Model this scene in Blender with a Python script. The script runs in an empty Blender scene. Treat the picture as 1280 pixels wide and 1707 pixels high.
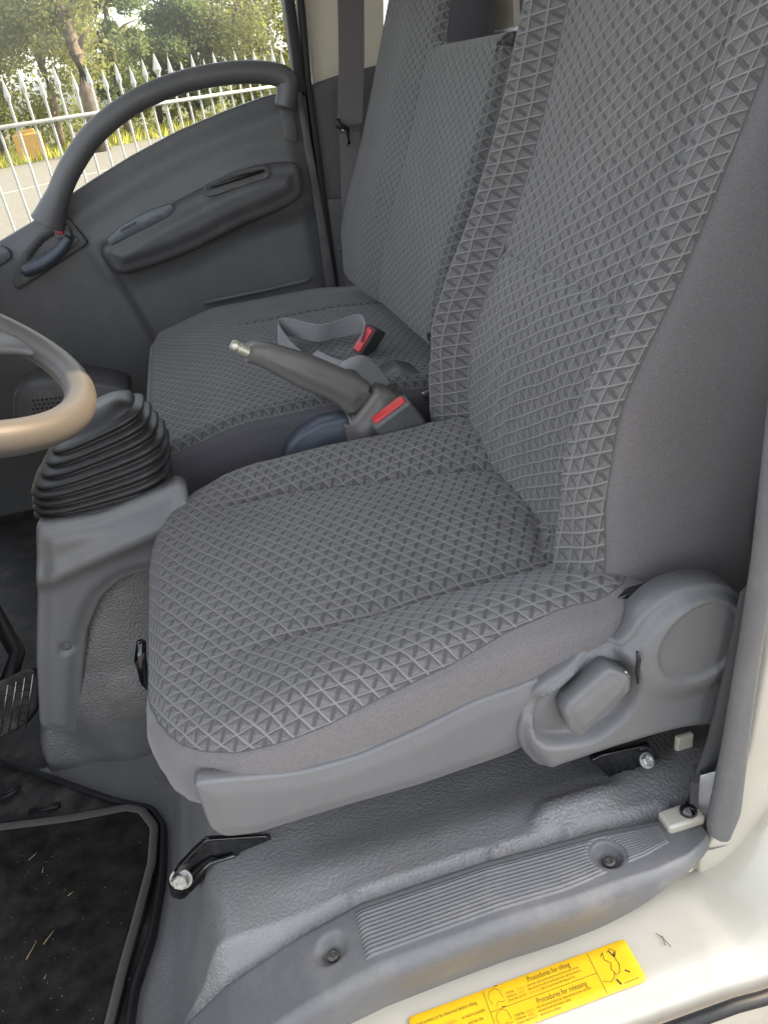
import bpy, math, random
import numpy as np
from mathutils import Vector, Matrix
from mathutils.geometry import delaunay_2d_cdt
random.seed(7); rng = np.random.default_rng(7)
S = bpy.context.scene; C = S.collection
R = math.radians
# ---------------------------------------------------------------- camera
# world: x = towards the back of the truck, y = across the cab, z = up; the lens sits at the origin, street level is z = -1.75
F = 1282.0
def nrm(v): v = np.array(v, float); return v/np.linalg.norm(v)
Zc = nrm((-319, 2212, 1282)); Yc = np.array((-370, 695, -1282.)); Yc = nrm(Yc-(Yc@Zc)*Zc); Xc = np.cross(Yc, Zc)
RW = np.array([Xc, Yc, Zc])
cam = bpy.data.cameras.new('camera'); co = bpy.data.objects.new('camera', cam); C.objects.link(co)
cam.sensor_fit = 'VERTICAL'; cam.sensor_height = 24; cam.lens = 24*F/1707
cam.clip_start = .02; cam.clip_end = 400
co.matrix_world = Matrix([[*RW[0], 0], [*RW[1], 0], [*RW[2], 0], [0, 0, 0, 1]])
S.camera = co
# ---------------------------------------------------------------- light
SUN_EL, SUN_AZ = 38, 188        # azimuth: turned from the truck's nose towards the driver's side
W = bpy.data.worlds.new("World"); S.world = W; W.use_nodes = True
nt = W.node_tree; nt.nodes.clear()
sky = nt.nodes.new('ShaderNodeTexSky'); sky.sky_type = 'NISHITA'; sky.sun_disc = False
to_sun = Vector((-math.cos(R(SUN_EL))*math.cos(R(SUN_AZ)), -math.cos(R(SUN_EL))*math.sin(R(SUN_AZ)), math.sin(R(SUN_EL))))
sky.sun_elevation = R(SUN_EL); sky.sun_rotation = math.atan2(to_sun.x, to_sun.y)
sky.air_density = 1.2; sky.dust_density = 3.0; sky.ozone_density = 1.0
bg = nt.nodes.new('ShaderNodeBackground'); bg.inputs[1].default_value = .15
wo = nt.nodes.new('ShaderNodeOutputWorld'); hs_ = nt.nodes.new('ShaderNodeHueSaturation'); hs_.inputs['Saturation'].default_value = .34; nt.links.new(sky.outputs[0], hs_.inputs['Color']); nt.links.new(hs_.outputs[0], bg.inputs[0]); nt.links.new(bg.outputs[0], wo.inputs[0])
sd = bpy.data.lights.new('sun', 'SUN'); sd.energy = 2.4; sd.angle = R(.5); sd.color = (1, .76, .48)
so = bpy.data.objects.new('sun', sd); C.objects.link(so); so.rotation_euler = to_sun.to_track_quat('Z', 'Y').to_euler()
S.view_settings.view_transform = 'Standard'; S.view_settings.look = 'None'; S.view_settings.gamma = 1
S.view_settings.exposure = 2.22
S.cycles.max_bounces = 8; S.cycles.diffuse_bounces = 5; S.cycles.use_denoising = True
S.cycles.caustics_reflective = False; S.cycles.caustics_refractive = False
# ---------------------------------------------------------------- measuring
def ray(px, py): return RW@np.array((px-640, 853.5-py, -F))
def py_(px, py, y): d = ray(px, py); return d*(y/d[1])
def pz_(px, py, z): d = ray(px, py); return d*(z/d[2])
def px_(px, py, x): d = ray(px, py); return d*(x/d[0])
def XZ(pts, y): return [(float(q[0]), float(q[2])) for q in (py_(a, b, y) for a, b in pts)]
def XY(pts, z): return [(float(q[0]), float(q[1])) for q in (pz_(a, b, z) for a, b in pts)]
# ---------------------------------------------------------------- materials
def mat(name, col, rough=.5, metal=0, spec=.5, noise=0, nscale=200, bump=0, bscale=900, bdist=.001, coat=0, sheen=0, colnoise2=0):
    m = bpy.data.materials.new(name); m.use_nodes = True; t = m.node_tree; b = t.nodes['Principled BSDF']
    b.inputs['Base Color'].default_value = (*col, 1); b.inputs['Roughness'].default_value = rough
    b.inputs['Metallic'].default_value = metal; b.inputs['Specular IOR Level'].default_value = spec
    b.inputs['Coat Weight'].default_value = coat; b.inputs['Coat Roughness'].default_value = .08
    b.inputs['Sheen Weight'].default_value = sheen
    tc = t.nodes.new('ShaderNodeTexCoord')
    if noise:
        n = t.nodes.new('ShaderNodeTexNoise'); n.inputs['Scale'].default_value = nscale; n.inputs['Detail'].default_value = 5
        t.links.new(tc.outputs['Object'], n.inputs['Vector'])
        mr = t.nodes.new('ShaderNodeMapRange'); mr.inputs[3].default_value = 1-noise; mr.inputs[4].default_value = 1+noise
        mr.inputs[1].default_value = .3; mr.inputs[2].default_value = .7
        t.links.new(n.outputs[0], mr.inputs[0])
        src = mr.outputs[0]
        if colnoise2:
            n2 = t.nodes.new('ShaderNodeTexNoise'); n2.inputs['Scale'].default_value = 7; n2.inputs['Detail'].default_value = 4
            t.links.new(tc.outputs['Object'], n2.inputs['Vector'])
            m2 = t.nodes.new('ShaderNodeMapRange'); m2.inputs[3].default_value = 1-colnoise2; m2.inputs[4].default_value = 1+colnoise2
            m2.inputs[1].default_value = .3; m2.inputs[2].default_value = .7
            t.links.new(n2.outputs[0], m2.inputs[0])
            mm = t.nodes.new('ShaderNodeMath'); mm.operation = 'MULTIPLY'; t.links.new(src, mm.inputs[0]); t.links.new(m2.outputs[0], mm.inputs[1]); src = mm.outputs[0]
        vm = t.nodes.new('ShaderNodeVectorMath'); vm.operation = 'SCALE'; vm.inputs[0].default_value = col
        t.links.new(src, vm.inputs['Scale']); t.links.new(vm.outputs[0], b.inputs['Base Color'])
    if bump:
        n = t.nodes.new('ShaderNodeTexNoise'); n.inputs['Scale'].default_value = bscale; n.inputs['Detail'].default_value = 3
        t.links.new(tc.outputs['Object'], n.inputs['Vector'])
        bp = t.nodes.new('ShaderNodeBump'); bp.inputs['Strength'].default_value = bump; bp.inputs['Distance'].default_value = bdist
        t.links.new(n.outputs[0], bp.inputs['Height']); t.links.new(bp.outputs[0], b.inputs['Normal'])
    return m

class NG:   # tiny maths-node writer
    def __init__(s, t): s.t = t
    def __call__(s, op, a, b=None, c=None):
        n = s.t.nodes.new('ShaderNodeMath'); n.operation = op
        for i, v in enumerate((a, b, c)):
            if v is None: continue
            if isinstance(v, (int, float)): n.inputs[i].default_value = v
            else: s.t.links.new(v, n.inputs[i])
        return n.outputs[0]
    def smooth(s, x, lo, hi):   # 1 below lo .. 0 above hi
        n = s.t.nodes.new('ShaderNodeMapRange'); n.interpolation_type = 'SMOOTHSTEP'
        s.t.links.new(x, n.inputs[0]); n.inputs[1].default_value = lo; n.inputs[2].default_value = hi
        n.inputs[3].default_value = 1; n.inputs[4].default_value = 0
        return n.outputs[0]

def lattice(name, base, light, dark, side=.0175, bump=.85):
    """embossed seat cloth: triangles between long raised cords, thin short cords and dark sunk bars"""
    m = bpy.data.materials.new(name); m.use_nodes = True; t = m.node_tree; b = t.nodes['Principled BSDF']; g = NG(t)
    b.inputs['Roughness'].default_value = .85; b.inputs['Specular IOR Level'].default_value = .2; b.inputs['Sheen Weight'].default_value = .25
    b.inputs['Sheen Roughness'].default_value = .4
    uv = t.nodes.new('ShaderNodeUVMap'); uv.uv_map = 'UVMap'
    tc = t.nodes.new('ShaderNodeTexCoord')
    wn = t.nodes.new('ShaderNodeTexNoise'); wn.inputs['Scale'].default_value = 60; wn.inputs['Detail'].default_value = 2
    t.links.new(uv.outputs[0], wn.inputs['Vector'])
    off = t.nodes.new('ShaderNodeVectorMath'); off.operation = 'MULTIPLY_ADD'
    t.links.new(wn.outputs['Color'], off.inputs[0]); off.inputs[1].default_value = (.0016, .0016, 0); t.links.new(uv.outputs[0], off.inputs[2])
    wl = t.nodes.new('ShaderNodeTexNoise'); wl.inputs['Scale'].default_value = 7; wl.inputs['Detail'].default_value = 2; t.links.new(uv.outputs[0], wl.inputs['Vector'])
    off2 = t.nodes.new('ShaderNodeVectorMath'); off2.operation = 'MULTIPLY_ADD'; off2.inputs[1].default_value = (.014, .014, 0)
    t.links.new(wl.outputs['Color'], off2.inputs[0]); t.links.new(off.outputs[0], off2.inputs[2])
    sx = t.nodes.new('ShaderNodeSeparateXYZ'); t.links.new(off2.outputs[0], sx.inputs[0])
    h = side*math.sqrt(3)/2
    def signed(ang):
        n = (-math.sin(R(ang))/h, math.cos(R(ang))/h)
        c = g('ADD', g('MULTIPLY', sx.outputs[0], n[0]), g('MULTIPLY', sx.outputs[1], n[1]))
        f = g('FRACT', c); return g('SUBTRACT', f, g('ROUND', f)), c      # -.5 .. .5 off the nearest line
    sa, ca = signed(-60); sb, cb = signed(0); sc, cc = signed(60)
    A = g('ABSOLUTE', sa); B = g('ABSOLUTE', sb); D = g('ABSOLUTE', sc)
    ridgeA = g.smooth(A, .03, .11); ridgeB = g.smooth(B, .02, .085); bar = g.smooth(D, .07, .15)
    bar = g('MULTIPLY', bar, g('SUBTRACT', 1, g.smooth(A, .10, .16))); bar = g('MULTIPLY', bar, g('SUBTRACT', 1, g.smooth(B, .08, .16)))
    shA = g.smooth(g('ABSOLUTE', g('ADD', sa, .12)), .02, .06)            # painted shadow line beside the long cord
    shB = g('MULTIPLY', g.smooth(g('ABSOLUTE', g('ADD', sb, .11)), .02, .06), .6)  # same painted shadow beside the thin cord
    # the two triangles of a cell differ a little
    tri = g('GREATER_THAN', g('ADD', g('FRACT', ca), g('FRACT', cb)), 1.0)
    lightf = g('MAXIMUM', ridgeA, g('MULTIPLY', ridgeB, .92)); darkf = g('MAXIMUM', bar, g('MAXIMUM', g('MULTIPLY', shA, .6), shB))
    darkf = g('MULTIPLY', darkf, g('SUBTRACT', 1, lightf))
    weave = t.nodes.new('ShaderNodeTexNoise'); weave.inputs['Scale'].default_value = 1000; weave.inputs['Detail'].default_value = 2
    t.links.new(uv.outputs[0], weave.inputs['Vector'])
    big = t.nodes.new('ShaderNodeTexNoise'); big.inputs['Scale'].default_value = 9; big.inputs['Detail'].default_value = 5; t.links.new(uv.outputs[0], big.inputs['Vector'])
    def mix(f, a, c):
        n = t.nodes.new('ShaderNodeMix'); n.data_type = 'RGBA'
        if isinstance(f, float): n.inputs[0].default_value = f
        else: t.links.new(f, n.inputs[0])
        for i, v in ((6, a), (7, c)):
            if isinstance(v, tuple): n.inputs[i].default_value = (*v, 1)
            else: t.links.new(v, n.inputs[i])
        return n.outputs[2]
    tint = mix(g('MULTIPLY', tri, .8), base, tuple(x*.74 for x in base))
    c1 = mix(darkf, tint, dark); c2 = mix(lightf, c1, light)
    sc_ = t.nodes.new('ShaderNodeVectorMath'); sc_.operation = 'SCALE'; t.links.new(c2, sc_.inputs[0])
    k = g('MULTIPLY', g('ADD', .52, g('MULTIPLY', weave.outputs[0], .96)), g('ADD', .86, g('MULTIPLY', big.outputs[0], .28)))
    t.links.new(k, sc_.inputs['Scale']); t.links.new(sc_.outputs[0], b.inputs['Base Color'])
    hh = g('SUBTRACT', g('ADD', lightf, g('MULTIPLY', weave.outputs[0], .15)), g('MULTIPLY', darkf, .8))
    dome = g('MULTIPLY', g('SUBTRACT', 1, g.smooth(g('MINIMUM', A, g('MINIMUM', B, D)), .05, .30)), .75)
    hh = g('ADD', hh, dome)
    bp = t.nodes.new('ShaderNodeBump'); bp.inputs['Strength'].default_value = bump; bp.inputs['Distance'].default_value = .0014
    t.links.new(hh, bp.inputs['Height']); t.links.new(bp.outputs[0], b.inputs['Normal'])
    return m

def weave_mat(name, col, rough=.9, scale=1500, amt=.25):
    return mat(name, col, rough, spec=.2, noise=amt, nscale=scale*.6, bump=.35, bscale=scale, bdist=.0006, sheen=.3, colnoise2=.07)

def dirty(t, b, col_out, amt, dust=(.27, .245, .21)):
    """dust and scuffs with a shape of their own over a colour"""
    g = NG(t); tc = t.nodes.new('ShaderNodeTexCoord')
    n = t.nodes.new('ShaderNodeTexNoise'); n.inputs['Scale'].default_value = 16; n.inputs['Detail'].default_value = 9; n.inputs['Roughness'].default_value = .68
    t.links.new(tc.outputs['Object'], n.inputs['Vector'])
    f = g('SUBTRACT', 1, g.smooth(n.outputs[0], .46, .74))
    n2 = t.nodes.new('ShaderNodeTexNoise'); n2.inputs['Scale'].default_value = 320; n2.inputs['Detail'].default_value = 2; t.links.new(tc.outputs['Object'], n2.inputs['Vector'])
    sp = g('SUBTRACT', 1, g.smooth(n2.outputs[0], .70, .76))
    f = g('MULTIPLY', g('MAXIMUM', f, g('MULTIPLY', sp, .6)), amt)
    mx = t.nodes.new('ShaderNodeMix'); mx.data_type = 'RGBA'; t.links.new(f, mx.inputs[0]); t.links.new(col_out, mx.inputs[6]); mx.inputs[7].default_value = (*dust, 1)
    t.links.new(mx.outputs[2], b.inputs['Base Color'])
def vinyl_mat(name, col):
    m = bpy.data.materials.new(name); m.use_nodes = True; t = m.node_tree; b = t.nodes['Principled BSDF']; g = NG(t)
    b.inputs['Base Color'].default_value = (*col, 1); b.inputs['Roughness'].default_value = .36; b.inputs['Specular IOR Level'].default_value = .55
    tc = t.nodes.new('ShaderNodeTexCoord')
    v = t.nodes.new('ShaderNodeTexVoronoi'); v.feature = 'SMOOTH_F1'; v.inputs['Scale'].default_value = 300; v.inputs['Smoothness'].default_value = .6
    n = t.nodes.new('ShaderNodeTexNoise'); n.inputs['Scale'].default_value = 45; n.inputs['Detail'].default_value = 4
    off = t.nodes.new('ShaderNodeVectorMath'); off.operation = 'MULTIPLY_ADD'; off.inputs[1].default_value = (.006, .006, .006)
    t.links.new(tc.outputs['Object'], n.inputs['Vector']); t.links.new(n.outputs['Color'], off.inputs[0]); t.links.new(tc.outputs['Object'], off.inputs[2])
    t.links.new(off.outputs[0], v.inputs['Vector'])
    w = t.nodes.new('ShaderNodeTexNoise'); w.inputs['Scale'].default_value = 9; w.inputs['Detail'].default_value = 3; t.links.new(tc.outputs['Object'], w.inputs['Vector'])
    bp = t.nodes.new('ShaderNodeBump'); bp.inputs['Strength'].default_value = .75; bp.inputs['Distance'].default_value = .0011
    hh = g('ADD', g('MULTIPLY', v.outputs[0], -1.0), g('MULTIPLY', n.outputs[0], .45))
    t.links.new(hh, bp.inputs['Height']); t.links.new(bp.outputs[0], b.inputs['Normal'])
    sc_ = t.nodes.new('ShaderNodeVectorMath'); sc_.operation = 'SCALE'; sc_.inputs[0].default_value = col
    t.links.new(g('ADD', .75, g('MULTIPLY', w.outputs[0], .5)), sc_.inputs['Scale'])
    dirty(t, b, sc_.outputs[0], .28)
    t.links.new(g('ADD', .20, g('MULTIPLY', w.outputs[0], .26)), b.inputs['Roughness'])
    return m

M = {}
M['cloth'] = lattice('patterned_seat_cloth', (.152, .146, .143), (.218, .210, .205), (.088, .085, .084))
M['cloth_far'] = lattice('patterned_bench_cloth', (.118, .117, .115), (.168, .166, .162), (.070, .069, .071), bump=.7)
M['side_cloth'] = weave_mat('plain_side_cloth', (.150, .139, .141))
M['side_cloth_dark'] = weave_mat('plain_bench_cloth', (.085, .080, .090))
M['plastic'] = mat('grey_plastic', (.146, .146, .150), .42, noise=.03, bump=.16, bscale=1600, bdist=.0004, colnoise2=.04)
M['plastic_mid'] = mat('mid_grey_plastic', (.112, .112, .115), .46, noise=.04, bump=.2, bscale=1400, bdist=.0004, colnoise2=.05)
M['plastic_warm'] = mat('warm_grey_plastic', (.150, .138, .130), .40, noise=.03, bump=.12, bscale=1600, bdist=.0004)
M['plastic_blue'] = mat('blue_grey_plastic', (.060, .070, .092), .42, noise=.03, bump=.12, bscale=1400, bdist=.0004)
M['door'] = mat('door_trim_plastic', (.118, .118, .120), .50, noise=.06, bump=.28, bscale=1100, bdist=.0005, colnoise2=.06)
M['door_dark'] = mat('dark_door_plastic', (.085, .084, .086), .48, noise=.06, bump=.2, bscale=1100, bdist=.0005)
M['door_blue'] = mat('blue_grey_door_inlay', (.13, .145, .16), .42, bump=.15, bscale=1100, bdist=.0004)
M['black'] = mat('black_rubber', (.012, .012, .013), .5, noise=.15, bump=.15, bscale=500)
M['boot'] = mat('black_gaiter_rubber', (.022, .022, .022), .42, noise=.25, nscale=60, bump=.1, bscale=700, bdist=.0005)
M['gloss_black'] = mat('black_enamel', (.006, .006, .007), .13, spec=.6, coat=.5)
M['zinc'] = mat('zinc_plated_steel', (.50, .50, .49), .42, noise=.2, nscale=200, metal=1, bump=.2, bscale=500, bdist=.0004)
M['steel'] = mat('satin_steel', (.40, .39, .36), .35, metal=1)
M['oldsteel'] = mat('stained_screw_steel', (.16, .15, .14), .5, metal=.8, noise=.5, nscale=500, bump=.5, bscale=800)
M['knob'] = mat('bead_chromed_button', (.60, .57, .47), .3, metal=.6)
M['red'] = mat('red_button_plastic', (.62, .045, .045), .35)
M['belt'] = weave_mat('grey_webbing', (.22, .22, .225), .75, 1800, .2)
M['belt_warm'] = weave_mat('mauve_grey_webbing', (.155, .138, .140), .8, 1800, .15)
M['belt_dark'] = weave_mat('dark_webbing', (.055, .052, .053), .85, 1800, .3)
M['tag'] = mat('white_satin_tag', (.80, .80, .82), .55, noise=.08, nscale=60)
M['vinyl'] = vinyl_mat('grained_grey_vinyl', (.185, .182, .182))
M['vinyl_dark'] = vinyl_mat('dark_grey_vinyl', (.105, .102, .100))  # darker copy of the floor vinyl
M['white'] = mat('cream_white_body_paint', (.50, .465, .39), .28, spec=.5, coat=.6, noise=.03, nscale=12, colnoise2=.03)
M['cream'] = mat('cream_painted_metal', (.74, .69, .56), .5, noise=.03, nscale=15)
M['wheel'] = mat('steering_wheel_skin', (.092, .083, .073), .42, noise=.12, nscale=700, bump=.5, bscale=900, bdist=.0006, colnoise2=.1)
M['carpet'] = mat('black_floor_carpet', (.024, .021, .0195), .95, spec=.1, noise=.55, nscale=35, bump=.9, bscale=650, bdist=.003, colnoise2=.12)
M['binding'] = weave_mat('grey_mat_binding', (.070, .063, .058), .9, 1200, .3)
M['rubber_mat'] = mat('dusty_rubber_floor', (.020, .019, .019), .6, noise=.5, nscale=25, bump=.3, bscale=400, colnoise2=.4)
M['sticker'] = mat('yellow_sticker_film', (.86, .50, .012), .38, noise=.03, nscale=10)
M['ink'] = mat('black_printing_ink', (.10, .065, .012), .5)
M['ink_black'] = mat('dense_black_ink', (.02, .018, .015), .5)
M['ink_red'] = mat('red_printing_ink', (.75, .20, .03), .5)
M['straw'] = mat('dry_straw', (.50, .38, .18), .8)
M['shade'] = mat('roof_lining', (.55, .53, .50), .9)
M['dash'] = mat('dashboard_plastic', (.07, .07, .072), .6, bump=.2, bscale=900, bdist=.0005)
M['inner'] = mat('dull_inner_panel', (.24, .235, .22), .6)
def soil(m, amt, dust=(.27, .245, .21)):
    t = m.node_tree; b = t.nodes['Principled BSDF']; l = b.inputs['Base Color'].links
    if l: dirty(t, b, l[0].from_socket, amt, dust)
    return m
M['tread'] = soil(mat('tread_plate_plastic', (.125, .126, .131), .45, noise=.05, bump=.35, bscale=1500, bdist=.0005), .40)
for k_, a_ in (('plastic', .16), ('plastic_mid', .18), ('door', .14), ('door_dark', .16), ('plastic_warm', .12), ('boot', .04), ('rubber_mat', .3), ('carpet', .05)): soil(M[k_], a_)
soil(M['white'], .35, (.36, .32, .25))
M['thread'] = mat('seam_thread', (.095, .090, .092), .9)
# ---------------------------------------------------------------- mesh helpers
def mesh_obj(name, verts, faces, m, parent=None, uvs=None, smooth=True):
    me = bpy.data.meshes.new(name); me.from_pydata([tuple(map(float, v)) for v in verts], [], [tuple(int(i) for i in f) for f in faces])
    if uvs is not None:
        l = me.uv_layers.new(name='UVMap'); idx = np.empty(len(me.loops), int); me.loops.foreach_get('vertex_index', idx)
        l.data.foreach_set('uv', np.array(uvs, float)[idx].ravel())
    if smooth: me.polygons.foreach_set('use_smooth', [True]*len(me.polygons))
    me.materials.append(m); o = bpy.data.objects.new(name, me); C.objects.link(o)
    if parent is not None: o.parent = parent
    me.update(); return o
def tag(o, label=None, cat=None, group=None, kind=None):
    for k, v in (('label', label), ('category', cat), ('group', group), ('kind', kind)):
        if v: o[k] = v
    return o
def thing(name, label, cat, group=None):
    o = bpy.data.objects.new(name, None); o.empty_display_size = .05; C.objects.link(o); return tag(o, label, cat, group)

def rounded(poly, r, ds=.006, n=6):
    """polygon -> closed outline with rounded corners, counter-clockwise; r a number or one per corner"""
    P = [np.array(p, float) for p in poly]
    if sum(P[i][0]*P[(i+1) % len(P)][1]-P[(i+1) % len(P)][0]*P[i][1] for i in range(len(P))) < 0:
        P = P[::-1]; r = r[::-1] if isinstance(r, (list, tuple)) else r
    out = []
    for i, p in enumerate(P):
        a, c = P[i-1], P[(i+1) % len(P)]; ri = r[i] if isinstance(r, (list, tuple)) else r
        da, dc = a-p, c-p; la, lc = np.linalg.norm(da), np.linalg.norm(dc); da /= la; dc /= lc
        ang = math.acos(max(-1, min(1, da@dc))); k = min(ri/math.tan(ang/2), .48*la, .48*lc)
        for j in range(n+1):
            s = j/n; out.append((1-s)**2*(p+da*k)+2*s*(1-s)*p+s*s*(p+dc*k))
    return resample(out, ds)
def resample(pts, ds, closed=True):
    P = np.array(pts, float); Q = np.vstack([P, P[:1]]) if closed else P
    L = np.r_[0, np.cumsum(np.linalg.norm(np.diff(Q, axis=0), axis=1))]
    keep = np.r_[True, np.diff(L) > 1e-9]; Q = Q[keep]; L = L[keep]
    n = max(8 if closed else 2, int(round(L[-1]/ds))); s = np.linspace(0, L[-1], n+1)
    if closed: s = s[:-1]
    return np.stack([np.interp(s, L, Q[:, k]) for k in range(Q.shape[1])], 1)
def crom(pts, closed=True, n=12):
    P = [np.array(p, float) for p in pts]; N = len(P); out = []
    for i in range(N if closed else N-1):
        p0, p1, p2, p3 = (P[(i-1) % N], P[i], P[(i+1) % N], P[(i+2) % N]) if closed else (P[max(i-1, 0)], P[i], P[i+1], P[min(i+2, N-1)])
        for j in range(n):
            t = j/n; out.append(.5*((2*p1)+(-p0+p2)*t+(2*p0-5*p1+4*p2-p3)*t*t+(-p0+3*p1-3*p2+p3)*t**3))
    if not closed: out.append(P[-1])
    return np.array(out)
def curvy(pts, ds=.006):
    o = crom(pts); x, y = o[:, 0], o[:, 1]
    if np.sum(x*np.roll(y, -1)-np.roll(x, -1)*y) < 0: o = o[::-1]
    return resample(o, ds)
def seg_dist(P, B):
    A = B; D = np.roll(B, -1, 0)-B; best = np.full(len(P), 1e9)
    for a, d in zip(A, D):
        t = np.clip(((P-a)@d)/max(d@d, 1e-12), 0, 1); q = a+t[:, None]*d
        best = np.minimum(best, np.hypot(*(P-q).T))
    return best
def inside(P, B):
    x, y = P.T; c = np.zeros(len(P), bool); x1, y1 = B[-1]
    for x2, y2 in B:
        if y1 != y2:
            c ^= ((y2 > y) != (y1 > y)) & (x < (x1-x2)*(y-y2)/(y1-y2)+x2)
        x1, y1 = x2, y2
    return c
def smst(x, a, b): t = np.clip((x-a)/(b-a), 0, 1); return t*t*(3-2*t)
def pnorm(B):
    t = np.roll(B, -1, 0)-np.roll(B, 1, 0); t /= np.linalg.norm(t, axis=1)[:, None]; return np.stack([t[:, 1], -t[:, 0]], 1)

def relief(name, B, res, top, mp, m, parent=None, skirt=(), side=None, cap=True, split=None):
    """B outline in (u,v); top(u,v,d)->h; mp(u,v,h)->xyz; skirt rows (out, drop); from row `split` on the skirt is a mesh of its own"""
    lo, hi = B.min(0), B.max(0)
    gy = np.arange(lo[1], hi[1], res*.87); G = []
    for k, y in enumerate(gy):
        xs = np.arange(lo[0]+(res/2 if k % 2 else 0), hi[0], res); G.append(np.stack([xs, np.full(len(xs), y)], 1))
    G = np.vstack(G); G = G[inside(G, B)]; G = G[seg_dist(G, B) > res*.45]
    G = G+rng.uniform(-.09, .09, G.shape)*res
    allp = np.vstack([B, G]); nb = len(B)
    r = delaunay_2d_cdt([Vector(p) for p in allp], [], [list(range(nb))], 1, 1e-9)
    if len(r[0]) != len(allp): print('CDT', name, len(r[0]), len(allp))
    extra = [(k, p) for k, (p, o) in enumerate(zip(r[0], r[3])) if not o]
    remap = {k: o[0] for k, o in enumerate(r[3]) if o}
    for k, p in extra: remap[k] = len(allp); allp = np.vstack([allp, [tuple(p)]])
    tris = [tuple(remap[i] for i in f) for f in r[2]]; tris = [f for f in tris if len(set(f)) == 3]
    d = seg_dist(allp, B); d[:nb] = 0
    h = np.array(top(allp[:, 0], allp[:, 1], d), float)*np.ones(len(allp))
    V = [mp(u, v, k) for (u, v), k in zip(allp, h)]; UV = [tuple(p) for p in allp]; Fc = list(tris)
    nv = pnorm(B); prev = list(range(nb)); rows = []; arc = np.zeros(nb); po = np.zeros(nb); pd = np.zeros(nb)
    V2, F2, UV2 = [], [], []; cur_V, cur_F, cur_UV = V, Fc, UV
    for j, s in enumerate(skirt):
        out, drop = s if not callable(s) else s(B)
        out = np.ones(nb)*out; drop = np.ones(nb)*drop
        arc = arc+np.hypot(out-po, drop-pd); po, pd = out, drop
        P = B+nv*out[:, None]; H = h[:nb]-drop; U = B+nv*arc[:, None]
        if split is not None and j == split:
            base = [V[i] for i in prev]; bu = [UV[i] for i in prev]
            tube([np.array(p) for p in base], .0007, M['thread'], 'seam', parent, n=6, closed=True)
            V2 += base; UV2 += bu; prev = list(range(nb)); cur_V, cur_F, cur_UV = V2, F2, UV2
        st = len(cur_V); cur_V += [mp(p[0], p[1], q) for p, q in zip(P, H)]; cur_UV += [tuple(p) for p in U]
        new = list(range(st, st+nb))
        for i in range(nb):
            k = (i+1) % nb; cur_F.append((prev[k], prev[i], new[i], new[k]))
        prev = new
    if skirt and cap: cur_F.append(tuple(prev[::-1]))
    o = mesh_obj(name, V, Fc, m, parent, UV)
    o2 = None
    if V2: o2 = mesh_obj(side[0], V2, F2, side[1], parent, UV2)
    return (o, o2) if side else o
def roll(r, n=5, deep=None):
    rows = [(r*math.sin(a), r*(1-math.cos(a))) for a in (math.pi/2*k/n for k in range(1, n+1))]
    if deep: rows.append((r, deep))
    return rows
def inset(B, r): return B-pnorm(B)*r
def sideplane(y, tilt=0): return lambda u, v, h: (u, y-h, v)          # h grows towards the open door
def flat(z): return lambda u, v, h: (u, v, z+h)

def tube(path, rad, m, name, parent=None, n=14, closed=False, flatten=1.0, caps=True, up=(0, 0, 1)):
    P = np.array(path, float); k = len(P); rad = np.ones(k)*np.array(rad); V = []; Fc = []
    T = (np.roll(P, -1, 0)-np.roll(P, 1, 0)) if closed else np.gradient(P, axis=0)
    T /= np.linalg.norm(T, axis=1)[:, None]; up = np.array(up, float)
    for p, t, r in zip(P, T, rad):
        a = np.cross(t, up); a /= np.linalg.norm(a); b = np.cross(a, t)
        for j in range(n):
            w = 2*math.pi*j/n; V.append(p+r*(math.cos(w)*a+flatten*math.sin(w)*b))
    for i in range(k if closed else k-1):
        for j in range(n):
            i2 = (i+1) % k; Fc.append((i*n+j, i*n+(j+1) % n, i2*n+(j+1) % n, i2*n+j))
    if not closed and caps: Fc += [tuple(range(n))[::-1], tuple(range((k-1)*n, k*n))]
    return mesh_obj(name, V, Fc, m, parent)
def ribbon(path, across, width, th, m, name, parent=None):
    """webbing: path of centres, across = one vector or one per point"""
    P = np.array(path, float); A = np.array(across, float); A = np.tile(A, (len(P), 1)) if A.ndim == 1 else A
    A = A/np.linalg.norm(A, axis=1)[:, None]; T = np.gradient(P, axis=0); N = np.cross(T, A); N /= np.linalg.norm(N, axis=1)[:, None]
    V = []; Fc = []; w = width/2
    for p, a, nn in zip(P, A, N):
        for s, q in ((-1, -1), (-.5, -1), (.5, -1), (1, -1), (1, 1), (.5, 1), (-.5, 1), (-1, 1)): V.append(p+a*w*s+nn*th/2*q)
    for i in range(len(P)-1):
        for j in range(8): Fc.append((i*8+j, i*8+(j+1) % 8, (i+1)*8+(j+1) % 8, (i+1)*8+j))
    Fc += [tuple(range(8))[::-1], tuple(range(len(V)-8, len(V)))]
    o = mesh_obj(name, V, Fc, m, parent, smooth=True)
    e = o.modifiers.new('edge', 'EDGE_SPLIT'); e.split_angle = R(50); return o
def box(name, lo, hi, m, parent=None, bev=.004, seg=3, xf=None):
    c = [(x, y, z) for x in (lo[0], hi[0]) for y in (lo[1], hi[1]) for z in (lo[2], hi[2])]
    if xf: c = [xf(p) for p in c]
    o = mesh_obj(name, c, [(0, 1, 3, 2), (4, 6, 7, 5), (0, 4, 5, 1), (2, 3, 7, 6), (0, 2, 6, 4), (1, 5, 7, 3)], m, parent, smooth=bev > 0)
    if bev > 0:
        b = o.modifiers.new('bevel', 'BEVEL'); b.width = bev; b.segments = seg; b.limit_method = 'ANGLE'
        w = o.modifiers.new('wn', 'WEIGHTED_NORMAL')
    return o
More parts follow.
